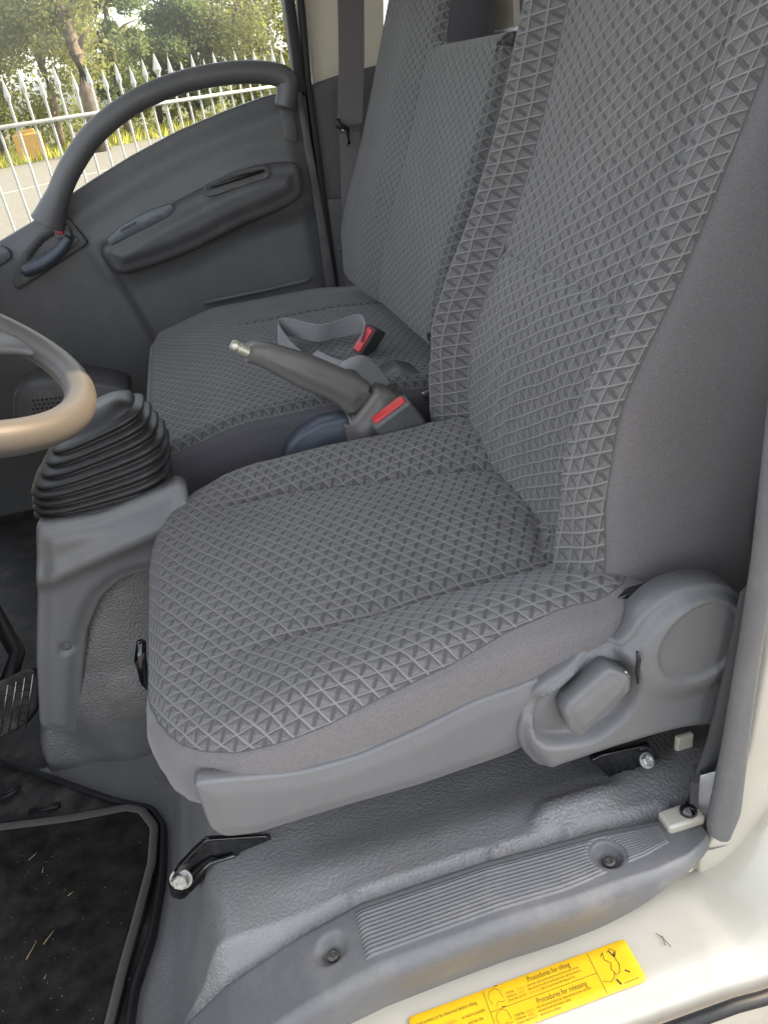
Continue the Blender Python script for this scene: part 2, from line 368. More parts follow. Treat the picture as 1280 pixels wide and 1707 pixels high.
def lathe(prof, m, name, parent, centre, axis=(0, 0, 1), n=28, hexn=None):
    ax = nrm(axis); a = nrm(np.cross(ax, (0.3, .9, .1))); b = np.cross(ax, a); V = []; Fc = []; c = np.array(centre, float)
    n = hexn or n
    for r, h in prof:
        for j in range(n): w = 2*math.pi*j/n; V.append(c+ax*h+r*(math.cos(w)*a+math.sin(w)*b))
    for i in range(len(prof)-1):
        for j in range(n): Fc.append((i*n+j, i*n+(j+1) % n, (i+1)*n+(j+1) % n, (i+1)*n+j))
    Fc += [tuple(range(n))[::-1], tuple(range(len(V)-n, len(V)))]
    o = mesh_obj(name, V, Fc, m, parent, smooth=not hexn)
    if not hexn: o.modifiers.new('e', 'EDGE_SPLIT').split_angle = R(40)
    return o
def bolt(parent, c, axis, r, m, name='bolt'):
    o = lathe([(r*1.35, 0), (r*1.35, r*.22), (r*1.0, r*.24)], m, name, parent, c, axis)
    h = lathe([(r, r*.2), (r, r*.85), (r*.86, r*1.0), (r*.5, r*1.0), (r*.4, r*.9)], m, 'hex_head', o, c, axis, hexn=6)
    return o
# =================================================================== OUTSIDE
GZ = -1.75
def sheet(name, pts, z, m, kind='structure'):
    o = mesh_obj(name, [(x, y, z) for x, y in pts], [tuple(range(len(pts)))], m, smooth=False); return tag(o, kind=kind)
m_ground = mat('dry_ground', (.13, .115, .09), .95, noise=.4, nscale=3, bump=.6, bscale=20, bdist=.03)
m_road = mat('pale_asphalt', (.16, .15, .135), .9, noise=.2, nscale=40, bump=.4, bscale=120, bdist=.01, colnoise2=.1)
m_line = mat('road_paint', (.5, .48, .42), .8, noise=.2, nscale=30)
m_grass = mat('verge_grass', (.10, .12, .025), .9, noise=.5, nscale=4)
m_yard = mat('yard_bounce_ground', (.17, .16, .145), .9, noise=.2, nscale=120, bump=1, bscale=160, bdist=.01)  # ground tone raised to bounce light up into the cab
sheet('ground', [(-150, -60), (150, -60), (150, 200), (-150, 200)], GZ, m_ground)
sheet('yard', [(-60, -20), (60, -20), (60, 5.0), (-60, 5.0)], GZ+.004, m_yard)
fd = nrm((.016, .018)); fo = np.array((-.158*5.4, 5.4)); fn = np.array((-fd[1], fd[0]))
def along(a, b): p = fo+fd*a+fn*b; return (float(p[0]), float(p[1]))
sheet('road', [along(-90, 1.2), along(140, 1.2), along(140, 27), along(-90, 27)], GZ+.006, m_road)
for b in (6.6, 16.): sheet('road_line', [along(-60, b), along(90, b), along(90, b+.14), along(-60, b+.14)], GZ+.010, m_line)
sheet('verge', [along(-90, 27), along(140, 27), along(140, 40), along(-90, 40)], GZ+.008, m_grass)
# grass tufts of the verge
V, Fc = [], []
for _ in range(9000):
    a = rng.uniform(-45, 70); b = 27+abs(rng.normal(0, 4.5)); p = along(a, b); hh = rng.uniform(.2, .6); w = rng.uniform(.03, .08); t = rng.uniform(0, 6.3)
    i = len(V); V += [(p[0]-w*math.cos(t), p[1]-w*math.sin(t), GZ), (p[0]+w*math.cos(t), p[1]+w*math.sin(t), GZ), (p[0]+rng.normal(0, .1), p[1]+rng.normal(0, .1), GZ+hh)]; Fc.append((i, i+1, i+2))
m_blade = mat('yellow_green_blades', (.34, .33, .05), .8, noise=.3, nscale=.8)  # blades are yellow-green themselves
tag(mesh_obj('grass', V, Fc, m_blade, smooth=False), 'yellow green grass tufts along the far road verge', 'grass', kind='stuff')
# fence
m_fence = mat('white_fence_paint', (.40, .40, .385), .5, noise=.1, nscale=20)
fence = thing('picket_fence', 'white metal picket fence with spear tips beyond the passenger window', 'fence')
def picket_mesh(r, zt, z0=GZ):
    V, Fc = [], []; prof = [(r, z0), (r, zt-.14), (r*.9, zt-.13), (r*2.3, zt-.10), (r*1.2, zt-.05), (r*.15, zt)]
    for rr, z in prof:
        for j in range(6): w = math.pi/3*j; V.append((rr*math.cos(w), rr*math.sin(w), z))
    for i in range(len(prof)-1):
        for j in range(6): Fc.append((i*6+j, i*6+(j+1) % 6, (i+1)*6+(j+1) % 6, (i+1)*6+j))
    me = bpy.data.meshes.new('picket'); me.from_pydata(V, [], Fc); me.materials.append(m_fence); return me
pk_tall, pk_short, pk_post = picket_mesh(.008, .250), picket_mesh(.008, .212), picket_mesh(.013, .270)
for i in range(-2, 34):
    me = pk_post if i in (10, 30) else (pk_tall if i % 2 == 1 else pk_short)
    o = bpy.data.objects.new('post' if me is pk_post else 'picket', me); C.objects.link(o); o.parent = fence; p = along(i*.1301, 0); o.location = (p[0], p[1], rng.normal(0, .004))
    o.rotation_euler = (rng.normal(0, .006), rng.normal(0, .006), 0)
for z in (-.03, -1.5):
    a, b = along(-.5, -.025), along(4.5, -.025)
    o = tube([(a[0], a[1], z), (b[0], b[1], z)], .014, m_fence, 'rail', fence, n=6)
# orange barrier
m_or = mat('orange_plastic', (.58, .33, .10), .6, noise=.1, nscale=5)
p = along(-2.6, 15.5)
ob = thing('road_barrier', 'orange plastic barrier block on the verge behind the fence', 'barrier')
bx, by = pz_(38, 235, GZ)[:2]*.0+np.array(ray(38, 205)[:2])/ray(38, 205)[1]*42
box('body', (bx-.6, by-.3, GZ), (bx+.6, by+.3, GZ+1.15), m_or, ob, bev=.1); box('top_rib', (bx-.4, by-.15, GZ+1.13), (bx+.4, by+.15, GZ+1.3), m_or, ob, bev=.04)
# trees
m_bark = mat('grey_brown_bark', (.16, .12, .09), .9, noise=.3, nscale=4, bump=.8, bscale=20, bdist=.03)
def leafm(n, c): 
    m = mat(n, c, .7, noise=.45, nscale=.7); b = m.node_tree.nodes['Principled BSDF']; t = m.node_tree; tl_ = t.nodes.new('ShaderNodeBsdfTranslucent'); tl_.inputs[0].default_value = (c[0]*1.6, c[1]*1.7, c[2]*.9, 1)
    ad = t.nodes.new('ShaderNodeMixShader'); ad.inputs[0].default_value = .45; t.links.new(b.outputs[0], ad.inputs[1]); t.links.new(tl_.outputs[0], ad.inputs[2]); t.links.new(ad.outputs[0], t.nodes['Material Output'].inputs[0]); return m
m_leaf = [leafm('olive_leaves', (.19, .19, .085)), leafm('deep_leaves', (.12, .145, .075)), leafm('yellow_green_leaves', (.25, .25, .09))]  # haze put into the colour: leaves greyed and brightened
def tree(px, dist, h, cr, cb, li, label, nleaf, lean=0, tr=.16, size=.10):
    dist, h, cr, cb, lean, tr, size = (q*1.5 for q in (dist, h, cr, cb, lean, tr, size)); h -= .8; d = ray(px, 150); x, y = d[0]/d[1]*dist, dist
    t = thing('tree', label, 'tree', 'trees beyond the road'); t.location = (0, 0, 0)
    top = np.array((x+lean, y, GZ+h*.8)); P = [np.array((x, y, GZ))*(1-s)+top*s+np.array((.25*math.sin(5*s+px), 0, 0)) for s in np.linspace(0, 1, 9)]
    trunk = tube(P, np.linspace(tr, tr*.3, 9), m_bark, 'trunk', t, n=8)
    rr = random.Random(px)
    for k in range(6):
        s = rr.randint(3, 7); a = P[s]; e = a+np.array((rr.uniform(-1, 1)*cr*.8, rr.uniform(-.5, .5)*cr, rr.uniform(.4, 1.2)*cr*.6))
        tube([a, a*.5+e*.5+np.array((0, 0, .15)), e], [tr*.4, tr*.25, tr*.1], m_bark, 'limb', t, n=6)
    V, Fc = [], []; cz = GZ+cb+(h-cb)/2; hz = (h-cb)/2
    nc = 46
    cs = []
    while len(cs) < nc:
        q = rng.uniform(-1, 1, 3)
        if q@q < 1: cs.append((q*np.array((cr, cr, hz)), rng.uniform(.18, .42)*cr))
    for c, r in cs:
        for _ in range(int(nleaf*2.2)//nc):
            g = rng.normal(0, .5, 3)*r*np.array((1, 1, .7)); p = np.array((x+lean*.7, y, cz))+c+g
            u = nrm(rng.normal(0, 1, 3)); w = nrm(np.cross(u, rng.normal(0, 1, 3))); s = size*rng.uniform(.5, 1.2); i = len(V)
            V += [p-u*s, p+w*s*.45, p+u*s, p-w*s*.45]; Fc.append((i, i+1, i+2, i+3))
    mesh_obj('crown', V, Fc, m_leaf[li], t, smooth=False)
tree(-20, 34, 7.5, 3.2, .6, 0, 'bushy olive green tree at the left end of the row', 7000)
tree(75, 30, 6.5, 2.2, 1.0, 0, 'olive tree left of the tall pale trunk', 6000)
tree(150, 27, 9.0, 2.0, 2.4, 0, 'tall leaning tree with a bare pale trunk', 5000, lean=-.6, tr=.26)
tree(205, 33, 8.5, 1.5, .9, 1, 'dark full tree right of the tall pale trunk', 7000)
tree(262, 38, 4.6, 1.9, .4, 2, 'low yellow green tree in the bright gap', 4500)
tree(318, 36, 6.6, 1.5, .5, 1, 'rounded dark tree right of the bright gap', 7000)
tree(420, 38, 6.4, 2.8, .4, 0, 'olive tree toward the right end of the row', 6500)
tree(500, 40, 6.8, 2.8, .5, 0, 'last olive tree seen beside the window post', 6000)
V, Fc = [], []
for _ in range(16000):
    a = rng.uniform(-60, 90); b = 39+abs(rng.normal(0, 2.5)); p = along(a, b); z = GZ+abs(rng.normal(0, 1.5)); u = nrm(rng.normal(0, 1, 3)); w = nrm(np.cross(u, rng.normal(0, 1, 3))); s = .2; i = len(V); p = np.array((*p, z))
    V += [p-u*s, p+w*s*.5, p+u*s, p-w*s*.5]; Fc.append((i, i+1, i+2, i+3))
tag(mesh_obj('undergrowth', V, Fc, m_leaf[0], smooth=False), 'mass of low scrub under the trees across the road', 'scrub', kind='stuff')

# =================================================================== CAB SHELL (roof, back wall, floor)
DY = 2.15
cab = thing('cab_shell', 'cream white truck cab body around the seats', 'cab body')
box('roof', (-.55, .44, .60), (.75, 2.3, .64), M['shade'], cab, bev=.01)
box('side_shade_wall', (.53, .466, -.80), (1.3, .482, .60), M['inner'], cab, bev=.004)  # unseen wall, lengthened past the cab back to shade the sill
WY0, WY1, WZ0, WZ1 = .70, 1.00, .33, .56           # unseen opening added to let sun onto the wheel rim
box('rear_wall', (.70, .49, -.95), (.74, 2.3, WZ0), M['inner'], cab, bev=.004)
box('rear_wall_header', (.70, .49, WZ1), (.74, 2.3, .60), M['inner'], cab, bev=.004)
box('rear_wall_side', (.70, .49, WZ0), (.74, WY0, WZ1), M['inner'], cab, bev=.004)
box('rear_wall_centre', (.70, WY1, WZ0), (.74, 2.3, WZ1), M['inner'], cab, bev=.004)
# things seen above the bench backrest: rear window frame
# floor of the cab: one vinyl sheet over floor, step and seat box
def vinyl_z(x, y):
    zf = -.955
    step = smst(x, -.24, -.13)                       # front wall of the seat box
    zt = -.742+.012*smst(x, .0, .4)*0
    z = zf+(zt-zf)*step
    # sill side: the sheet climbs to the tread plate along the door opening
    tz = tread_z(x)+.004
    k = 1-smst(y, .475, .56)
    z = z*(1-k)+np.maximum(z, tz)*k; z = np.where(y < .497, tread_z(x)-.016, z)
    # foot of the front bracket and other lumps
    z = z+.014*np.exp(-(((x+.20)/.035)**2+((y-.575)/.035)**2))
    z = z+.016*np.exp(-(((x-.25)/.07)**2+((y-.60)/.022)**2))*0
    z = z+.012*smst(x-.9*(y-.55), .225, .245)*(1-smst(x-.9*(y-.55), .31, .35))*smst(y, .508, .520)*(1-smst(y, .532, .545))*.9
    # long soft crown of the sheet over the sill
    z = z+.012*np.exp(-((y-.545)/.03)**2)*smst(x, -.12, 0)
    # far side falls away to the passenger foot well
    return z
def tread_z(x):
    x = np.asarray(x, float)
    return np.interp(x, [-.6, -.35, -.197, -.143, -.06, .007, .136, .272, .366, .6], [-.98, -.93, -.832, -.788, -.748, -.726, -.722, -.732, -.750, -.755])
B = resample([(-.95, .476), (-.3, .476), (.355, .476), (.375, .452), (.70, .452), (.70, 1.06), (-.95, 1.06)], .012)
fl = relief('floor', B, .0085, lambda u, v, d: vinyl_z(u, v), lambda u, v, h: (u, v, h), M['vinyl'])
tag(fl, 'grained grey vinyl floor covering over the seat box and sill', 'floor covering', kind='structure')
mesh_obj('floor_well', [(-1.4, 1.0, -.965), (.5, 1.0, -.965), (.5, 2.2, -.965), (-1.4, 2.2, -.965)], [(0, 1, 2, 3)], M['rubber_mat'])['kind'] = 'structure'
mesh_obj('firewall', [(-1.15, .5, -.98), (-1.15, 2.2, -.98), (-1.0, 2.2, -.1), (-1.0, .5, -.1)], [(0, 1, 2, 3)], M['black'])['kind'] = 'structure'

# =================================================================== SEAT BUILDERS
def cushion(root, x0, x1, y0, y1, topf, rc, r, drop_front, m, mside, side_name='cushion_side', res=.0065, bottom=.13, seam=None, skew=0):
    B0 = rounded([(x0, y0), (x1, y0), (x1, y1-skew), (x0, y1+skew)], rc, ds=.007)
    B = inset(B0, r)
    rows = [(r*math.sin(a), r*(1-math.cos(a))) for a in np.radians([8, 16, 24])]
    sd_ = seam if seam is not None else (lambda B: np.zeros(len(B)))
    def row(f):      # between the roll and the seam
        return lambda B: (r*(.407+f*(.12+.46*np.clip(sd_(B)/.03, 0, 1))), r*.087+f*(.06*r+sd_(B)))
    rows += [row(.5), row(1.0)]
    ns = len(rows)
    def under(k, o): return lambda B: (r*np.maximum(o if k > .25 else 0, np.minimum(1.0, (.53+.46*np.clip(sd_(B)/.03, 0, 1))+k*3.2)), r*.147+sd_(B)+(bottom-r*.147-sd_(B))*k)
    rows += [under(.02, 0), under(.05, 0), under(.09, 0), under(.14, 0), under(.3, 1.08), under(.6, 1.08), under(.85, .9), under(1, .7)]
    return relief('cushion', B, res, topf, lambda u, v, h: (u, v, h), m, root, rows, (side_name, mside), split=ns)

def crease(x, w): return np.exp(-np.abs(x/w)**1.3)
# =================================================================== DRIVER'S SEAT
drv = thing('driver_seat', 'large grey patterned driver seat nearest the open door', 'seat', 'truck cab seats')
def top_drv(x, y, d):
    zb = -.500+.03*(x-.1)                            # slightly rising to the back
    near_v = .668-.10*(x-.1)*0; far_v = 1.0-.30*np.clip(x-.03, 0, .35)
    fade = smst(x, -.10, .02)
    bol_n = (.019+.014*smst(x, .05, .2))*smst(near_v-y, -.006, .085)*(1-.25*smst(near_v-y, .085, .13))
    bol_f = .021*smst(y-far_v, -.006, .075)
    mid = (.012*np.exp(-((y-.83)/.12)**2))
    z = zb+fade*(bol_n+bol_f-.008)+mid
    z = z-fade*.011*crease(y-near_v, .0055)*(1-smst(x, .30, .36))-fade*.011*crease(y-far_v, .0055)
    z = z-.016*smst(x, .22, .40)*np.exp(-((y-.83)/.14)**2)             # hollow near the backrest
    z = z-.006*crease(x-.285-.05*np.cos((y-.83)*9), .006)*smst(y, near_v, near_v+.03)*(1-smst(y, far_v-.03, far_v))
    z = z-(.022-.016*smst(y, .8, 1.05))*(1-smst(x, -.14, .02))                 # waterfall front
    wr = .0011*np.sin(x*37+3*y)*np.sin(y*31)+.0016*np.sin(150*(x-.3)+40*np.sin((y-.83)*5))*np.exp(-((x-.33)/.06)**2)
    return z+wr+.0010*np.sin(46*y+23*x+3*np.sin(9*x))*np.exp(-((y-.72)/.12)**2)
def seam_drv(B):
    near = 1-smst(B[:, 1], .60, .72); front = 1-smst(B[:, 0], -.13, -.09)
    want = np.interp(B[:, 0], [-.13, -.06, .01, .08, .14, .20, .27, .34], [-.541, -.537, -.526, -.512, -.500, -.484, -.474, -.474])
    nd = np.clip(top_drv(B[:, 0], B[:, 1], 0)-want-.006, 0, .05)
    return nd*near+(1-near)*.034*front
cushion(drv, -.165, .368, .535, 1.10, top_drv, [.13, .08, .04, .17], .040, 0, M['cloth'], M['side_cloth'], skew=.017, seam=seam_drv, bottom=.078)
# backrest frame of reference
def back_frame(x0, z0, lean):
    s, c = math.sin(R(lean)), math.cos(R(lean))
    return lambda u, v, h: (x0+s*u-c*h, v, z0+c*u+s*h)
BF = back_frame(.333, -.5, 17)
def top_back(u, v, d):
    sn, sf = .690, 1.052
    bn = .052*smst(sn-v, -.002, .06)*(1-.55*smst(sn-v, .05, .115)); bf = .048*smst(v-sf, -.002, .055)*(1-.3*smst(v-sf, .045, .09))
    lum = .030*np.exp(-((u-.16)/.13)**2)
    mid = .010*np.exp(-((v-.87)/.12)**2)
    z = lum+mid+bn+bf
    z = z-.012*crease(v-sn, .005)-.012*crease(v-sf, .005)
    z = z-.008*crease(u-.268, .0045)*smst(v, sn, sn+.01)*(1-smst(v, sf-.01, sf))
    return z-.01+.0014*np.sin(u*27+2*v)*np.sin(v*33+1)+.0015*np.sin(70*u+12*np.sin(v*14))*np.exp(-((u-.10)/.10)**2)
B0 = rounded([(-.03, .575), (.80, .655), (.80, 1.12), (-.03, 1.135)], [.03, .05, .05, .05], ds=.008)
r = .035
rows = [(r*math.sin(a), r*(1-math.cos(a))) for a in np.radians([15, 30, 45, 58])]+[(r*.93, r*.62)]
ns = len(rows); rows += [(r*.93, r*.70), (r*1.0, r*.85), (r*1.07, r*1.2), (r*1.10, r*1.8), (r*1.1, .13), (r*1.0, .19), (r*.5, .215)]
relief('backrest', inset(B0, r), .0075, top_back, BF, M['cloth'], drv, rows, ('backrest_side', M['side_cloth']), split=ns)
# piping cord beside the far bolster
tube([BF(u, 1.050, float(top_back(np.array(u), np.array(1.050), 0))+.003) for u in np.linspace(.02, .74, 30)], .003, M['side_cloth_dark'], 'piping', drv, n=8)
# plastic side shield along the cushion
SY = .530
shield_px = [(322, 1306), (352, 1303), (500, 1290), (600, 1262), (700, 1218), (790, 1172), (860, 1148), (934, 1119), (925, 1180), (880, 1248), (700, 1310), (560, 1350), (430, 1391), (372, 1398), (350, 1382)]
Bs = rounded(XZ(shield_px, SY), [.010, .012, .15, .15, .15, .15, .08, .003, .03, .1, .15, .15, .04, .02, .03][:len(shield_px)], .004, n=8)
relief('side_shield', inset(Bs, .004), .006, lambda u, v, d: .003*smst(d, 0, .012), sideplane(SY), M['plastic'], drv, roll(.004, 4, .016))
# recliner cover
RY = .520
cover_px = [(872, 1200), (900, 1150), (950, 1115), (1010, 1080), (1030, 1074), (1048, 1052), (1068, 1022), (1104, 990), (1148, 972), (1194, 970), (1232, 990), (1262, 1040), (1262, 1110), (1235, 1180), (1190, 1205), (1120, 1215), (1030, 1240), (940, 1270), (905, 1280), (880, 1262), (866, 1235)]
cxz = XZ(cover_px, RY); Bc = curvy(cxz, .0045)
disc = XZ([(1168, 1072)], RY-.02)[0]; disc_r = .046
ch = np.array(XZ([(893, 1216), (905, 1180), (960, 1138), (1022, 1092), (1050, 1108), (1058, 1150), (1040, 1190), (990, 1228), (935, 1240), (903, 1236)], RY-.01))
chB = curvy(ch, .004)
def top_cover(u, v, d):
    P = np.stack([u, v], 1); z = .014*np.sqrt(1-(1-np.clip(d/.016, 0, 1))**2)
    dd = np.hypot(u-disc[0], v-disc[1])
    z = z+.008*(1-smst(dd, .048, .080))-.0045*(1-smst(dd, disc_r-.0025, disc_r+.0005))
    ins = inside(P, chB); dc = seg_dist(P, chB)*np.where(ins, 1, -1)
    return z-.017*smst(dc, -.005, .006)
relief('recliner_cover', inset(Bc, .006), .0025, top_cover, sideplane(RY), M['plastic'], drv, roll(.006, 5, .030))
# slit between the two halves of the cover
sl = XZ([(1044, 1066), (1047, 1080), (1044, 1100), (1046, 1118)], RY)
tube([(a, RY-.019, b) for a, b in sl], [.0014, .0022, .0018, .0012], M['black'], 'slit', drv, n=6)
# lever
LVB = rounded(XZ([(1018, 1118), (1056, 1130), (1053, 1156), (996, 1210), (970, 1234), (952, 1224), (942, 1194), (950, 1178)], RY-.022), [.008, .006, .006, .004, .008, .008, .008, .006], .003)
relief('recline_lever', inset(LVB, .005), .004, lambda u, v, d: .003*smst(d, 0, .01), sideplane(RY-.020), M['plastic'], drv, roll(.005, 5, .022))
q = py_(1042, 1118, RY-.018); tube([q, q+np.array((.003, -.001, -.010)), q+np.array((-.006, .002, -.016))], .0016, M['steel'], 'spring_wire', drv, n=8)
# black hinge metal between cushion and backrest
hp = XZ([(1022, 1090), (1018, 1040), (1030, 1000), (1075, 985), (1110, 985), (1075, 1030), (1050, 1075), (1040, 1100)], .55)
hg = relief('hinge_plate', rounded(hp, .004, .004), .01, lambda u, v, d: 0*u, sideplane(.55), M['gloss_black'], drv, roll(.002, 2, .01))
bolt(hg, py_(1038, 1050, .545), (0, -1, 0), .006, M['zinc'], 'rivet')
# front mounting bracket with bolt
fb = [(440, 1392), (345, 1392), (300, 1450), (284, 1485), (288, 1512), (305, 1520), (330, 1490), (372, 1452), (395, 1440), (398, 1420), (455, 1396)]
def fbz(px, py): return pz_(px, py, -.735)
FB = [tuple(pz_(a, b, -.715 if b < 1430 else -.745)) for a, b in fb]
Bf = rounded(XZ(fb, .60), [.004]*len(fb), .005)
def fbm(u, v, h): return (u, .60-h-.18*(v+.70), v)
fbo = relief('front_bracket', Bf, .006, lambda u, v, d: .004*(1-smst(d, .0015, .005))+.003*smst(u, -.155, -.13), fbm, M['gloss_black'], drv, roll(.0015, 2, .006))
tube([fbm(*p, .006) for p in XZ([(318, 1478), (352, 1440), (392, 1428)], .60)], .0028, M['gloss_black'], 'rib', fbo, n=8)
bolt(drv, fbm(*XZ([(303, 1474)], .60)[0], .003), (-.15, -1, .35), .0095, M['zinc'])
# rear mounting bracket
rb = XZ([(980, 1262), (1000, 1252), (1075, 1238), (1098, 1262), (1085, 1282), (1062, 1280), (1048, 1298), (1020, 1300), (1003, 1282)], .545)
rbo = relief('rear_bracket', rounded(rb, .005, .005), .006, lambda u, v, d: .003*(1-smst(d, .0015, .005)), lambda u, v, h: (u, .545-h-.2*(v+.70), v), M['gloss_black'], drv, roll(.0015, 2, .008))
bolt(drv, py_(1077, 1268, .538), (.1, -.8, 1.0), .0065, M['zinc'])
# slide lever seen at the front edge of the cushion
tube([py_(236, 1070, .82), py_(234, 1100, .82), py_(243, 1135, .82), py_(262, 1160, .85)], [.006, .008, .007, .005], M['gloss_black'], 'slide_lever', drv, n=10)
# =================================================================== PASSENGER BENCH
pas = thing('passenger_seat', 'dark grey patterned passenger bench seat beside the far door', 'seat', 'truck cab seats')
def top_pas(x, y, d):
    z = -.455+.0*x-.030*(1-smst(x, -.15, .02))+.006*np.sin(y*5)
    z = z-.007*crease(y-1.72, .008)*smst(x, .02, .08)-.006*crease(x-.10-.02*np.sin(y*6), .006)*smst(y, 1.72, 1.75)*0
    z = z-.012*smst(x, .25, .40)-.018*smst(y, 1.85, 2.05)
    return z
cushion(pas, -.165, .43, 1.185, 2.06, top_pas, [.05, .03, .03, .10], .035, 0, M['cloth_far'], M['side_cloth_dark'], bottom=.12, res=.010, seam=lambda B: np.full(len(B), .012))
PF = back_frame(.345, -.42, 19)
def top_pb(u, v, d):
    z = .016*smst(v-1.60, -.03, .14)*(1-.5*smst(v, 1.86, 1.98))
    z = z-.003*crease(v-1.60, .010)+.012*np.exp(-((u-.12)/.12)**2)
    return z
B0 = rounded([(-.01, 1.225), (.475, 1.225), (.475, 1.575), (.62, 1.60), (.62, 1.96), (.30, 2.0), (.06, 2.02), (-.02, 1.9)], [.03, .008, .02, .02, .05, .2, .05, .05], ds=.01)
r = .03; rows = [(r*math.sin(a), r*(1-math.cos(a))) for a in np.radians([20, 40, 60, 80])]; ns = len(rows); rows += [(r*1.0, r*1.0), (r*1.05, r*1.3), (r*1.05, .09), (r*.6, .12)]
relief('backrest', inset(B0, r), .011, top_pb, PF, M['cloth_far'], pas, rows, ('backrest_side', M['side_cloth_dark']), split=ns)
hb = rounded([(.575, 1.70), (.575, 1.80), (.75, 1.86), (.75, 1.64)], .02, .01)
relief('headrest', hb, .015, lambda u, v, d: .07+.02*smst(d, 0, .03), PF, M['plastic_mid'], pas, roll(.01, 4, .06))
box('backrest_latch', tuple(py_(690, 522, 1.45)-np.array((.012, .012, .010))), tuple(py_(690, 522, 1.45)+np.array((.012, .012, .012))), M['red'], pas, bev=.004)
box('seat_pan', (.34, 1.2, -.60), (.46, 2.03, -.50), M['black'], pas, bev=.01)
# trim seen over the middle backrest
rw = thing('rear_window', 'pale rear window surround above the middle backrest', 'window')
q = py_(790, 20, 1.95)
def behind(px, py, x=.69): return px_(px, py, x)
a = behind(700, 40); b_ = behind(900, -60)
box('window_sill', (.66, a[1]-.9, a[2]-.10), (.70, a[1]+.15, a[2]-.05), M['tag'], rw, bev=.004)
box('pillar', (.665, behind(792, 20)[1], a[2]-.05), (.70, behind(740, 20)[1], .55), M['tag'], rw, bev=.006)
box('panel', (.685, behind(860, 20)[1], a[2]-.05), (.699, behind(803, 20)[1], .55), M['cream'], rw, bev=.002)
# =================================================================== FAR DOOR
door = thing('passenger_door', 'closed dark grey passenger door with arched grab handle', 'door')
dp = [(-120, 460), (0, 408), (60, 372), (110, 335), (160, 302), (220, 265), (300, 222), (380, 188), (440, 166), (492, 152), (520, 300), (556, 485), (560, 620), (300, 820), (-120, 900)]
DB = rounded(XZ(dp, DY), [.01, .1, .1, .1, .1, .1, .1, .1, .05, .01, .3, .1, .01, .01, .01], .012)
pod_px = [(172, 412), (196, 392), (250, 358), (340, 310), (395, 285), (440, 272), (488, 270), (500, 292), (500, 322), (470, 345), (400, 375), (310, 420), (225, 450), (200, 452), (185, 440)]
podB = curvy(XZ(pod_px, DY-.02), .008)
bez = np.array(XZ([(108, 360), (150, 403), (60, 462), (28, 482), (22, 468), (36, 418), (60, 385)], DY))
def top_door(u, v, d):
    P = np.stack([u, v], 1)
    z = .004+.018*smst(d, 0, .05)
    ins = inside(P, podB); dd = seg_dist(P, podB)*np.where(ins, 1, -1)
    z = z+.012*smst(dd, -.05, .0)
    # crease running down from the pod and the recess under it
    ax, az = XZ([(165, 415)], DY)[0]; bx, bz = XZ([(250, 560)], DY)[0]
    t = np.array((bx-ax, bz-az)); n = np.array((-t[1], t[0]))/np.linalg.norm(t); s = (P-np.array((ax, az)))@n
    below = 1-smst(v, az-.03, az+.03)
    z = z+.020*smst(s, -.012, .012)*below*0-.022*smst(s if n[0] > 0 else -s, -.006, .02)*below
    return z
relief('door_panel', DB, .011, top_door, sideplane(DY), M['door'], door, roll(.006, 3, .04))
relief('armrest', inset(podB, .018), .006, lambda u, v, d: .040+.012*smst(d, 0, .03), sideplane(DY-.02), M['door_dark'], door, roll(.018, 6, .06))
sl = rounded(XZ([(342, 312), (395, 287), (440, 277), (450, 284), (447, 296), (350, 328), (341, 324)], DY-.075), .004, .006)
so_ = relief('pull_slot', sl, .01, lambda u, v, d: .001-.004*smst(d, .002, .006), sideplane(DY-.068), M['door_dark'], door, roll(.002, 2, .01))
tube([(a, DY-.074, b) for a, b in XZ([(352, 312), (400, 296), (440, 284)], DY-.075)], [.003, .005, .003], M['black'], 'slot_recess', so_, n=8)
inl = rounded(XZ([(180, 402), (205, 378), (250, 354), (285, 342), (290, 348), (280, 360), (200, 400), (184, 408)], DY-.07), .004, .006)
ino = relief('inlay', inl, .01, lambda u, v, d: .004*smst(d, 0, .006), sideplane(DY-.064), M['door_blue'], door, roll(.003, 3, .012))
for k in range(7):
    a = py_(203+k*3.9, 384-k*2.0, DY-.074); tube([a+np.array((-.0018, 0, -.003)), a+np.array((.0018, 0, .0035+.001*(k % 2)))], .0012, M['black'], 'embossed_mark', ino, n=5)
# grab handle
gp = crom([py_(*p, DY-.05) for p in [(80, 372), (94, 335), (118, 280), (160, 220), (225, 170), (300, 138), (380, 122), (440, 121), (474, 130), (478, 152), (474, 178)]], False, 8)
tube(gp, np.interp(np.linspace(0, 1, len(gp)), [0, .12, .5, .85, 1], [.040, .027, .024, .026, .024]), M['door'], 'grab_handle', door, n=18, flatten=1.15, up=(0, 1, 0))
# release handle in its bezel
BZ = rounded(XZ([(112, 357), (150, 404), (64, 462), (30, 482), (22, 470), (38, 418), (62, 388)], DY-.02), [.02, .012, .02, .015, .02, .02, .02], .006)
bzo = relief('handle_bezel', inset(BZ, .005), .007, lambda u, v, d: .012-.016*smst(d, .012, .020), sideplane(DY-.024), M['door_dark'], door, roll(.005, 3, .03))
hp = crom([py_(*p, DY-.048) for p in [(40, 452), (72, 440), (100, 418), (116, 396)]], False, 6)
tube(hp, np.interp(np.linspace(0, 1, len(hp)), [0, .5, 1], [.015, .015, .011]), M['plastic_blue'], 'release_handle', bzo, n=14, flatten=1.3, up=(0, 1, 0))
pl = rounded(XZ([(44, 440), (100, 412), (132, 396), (128, 408), (60, 455), (44, 458)], DY-.04), .004, .005)
relief('handle_plate', pl, .01, lambda u, v, d: 0*u, sideplane(DY-.038), M['door_dark'], bzo, roll(.002, 2, .01))
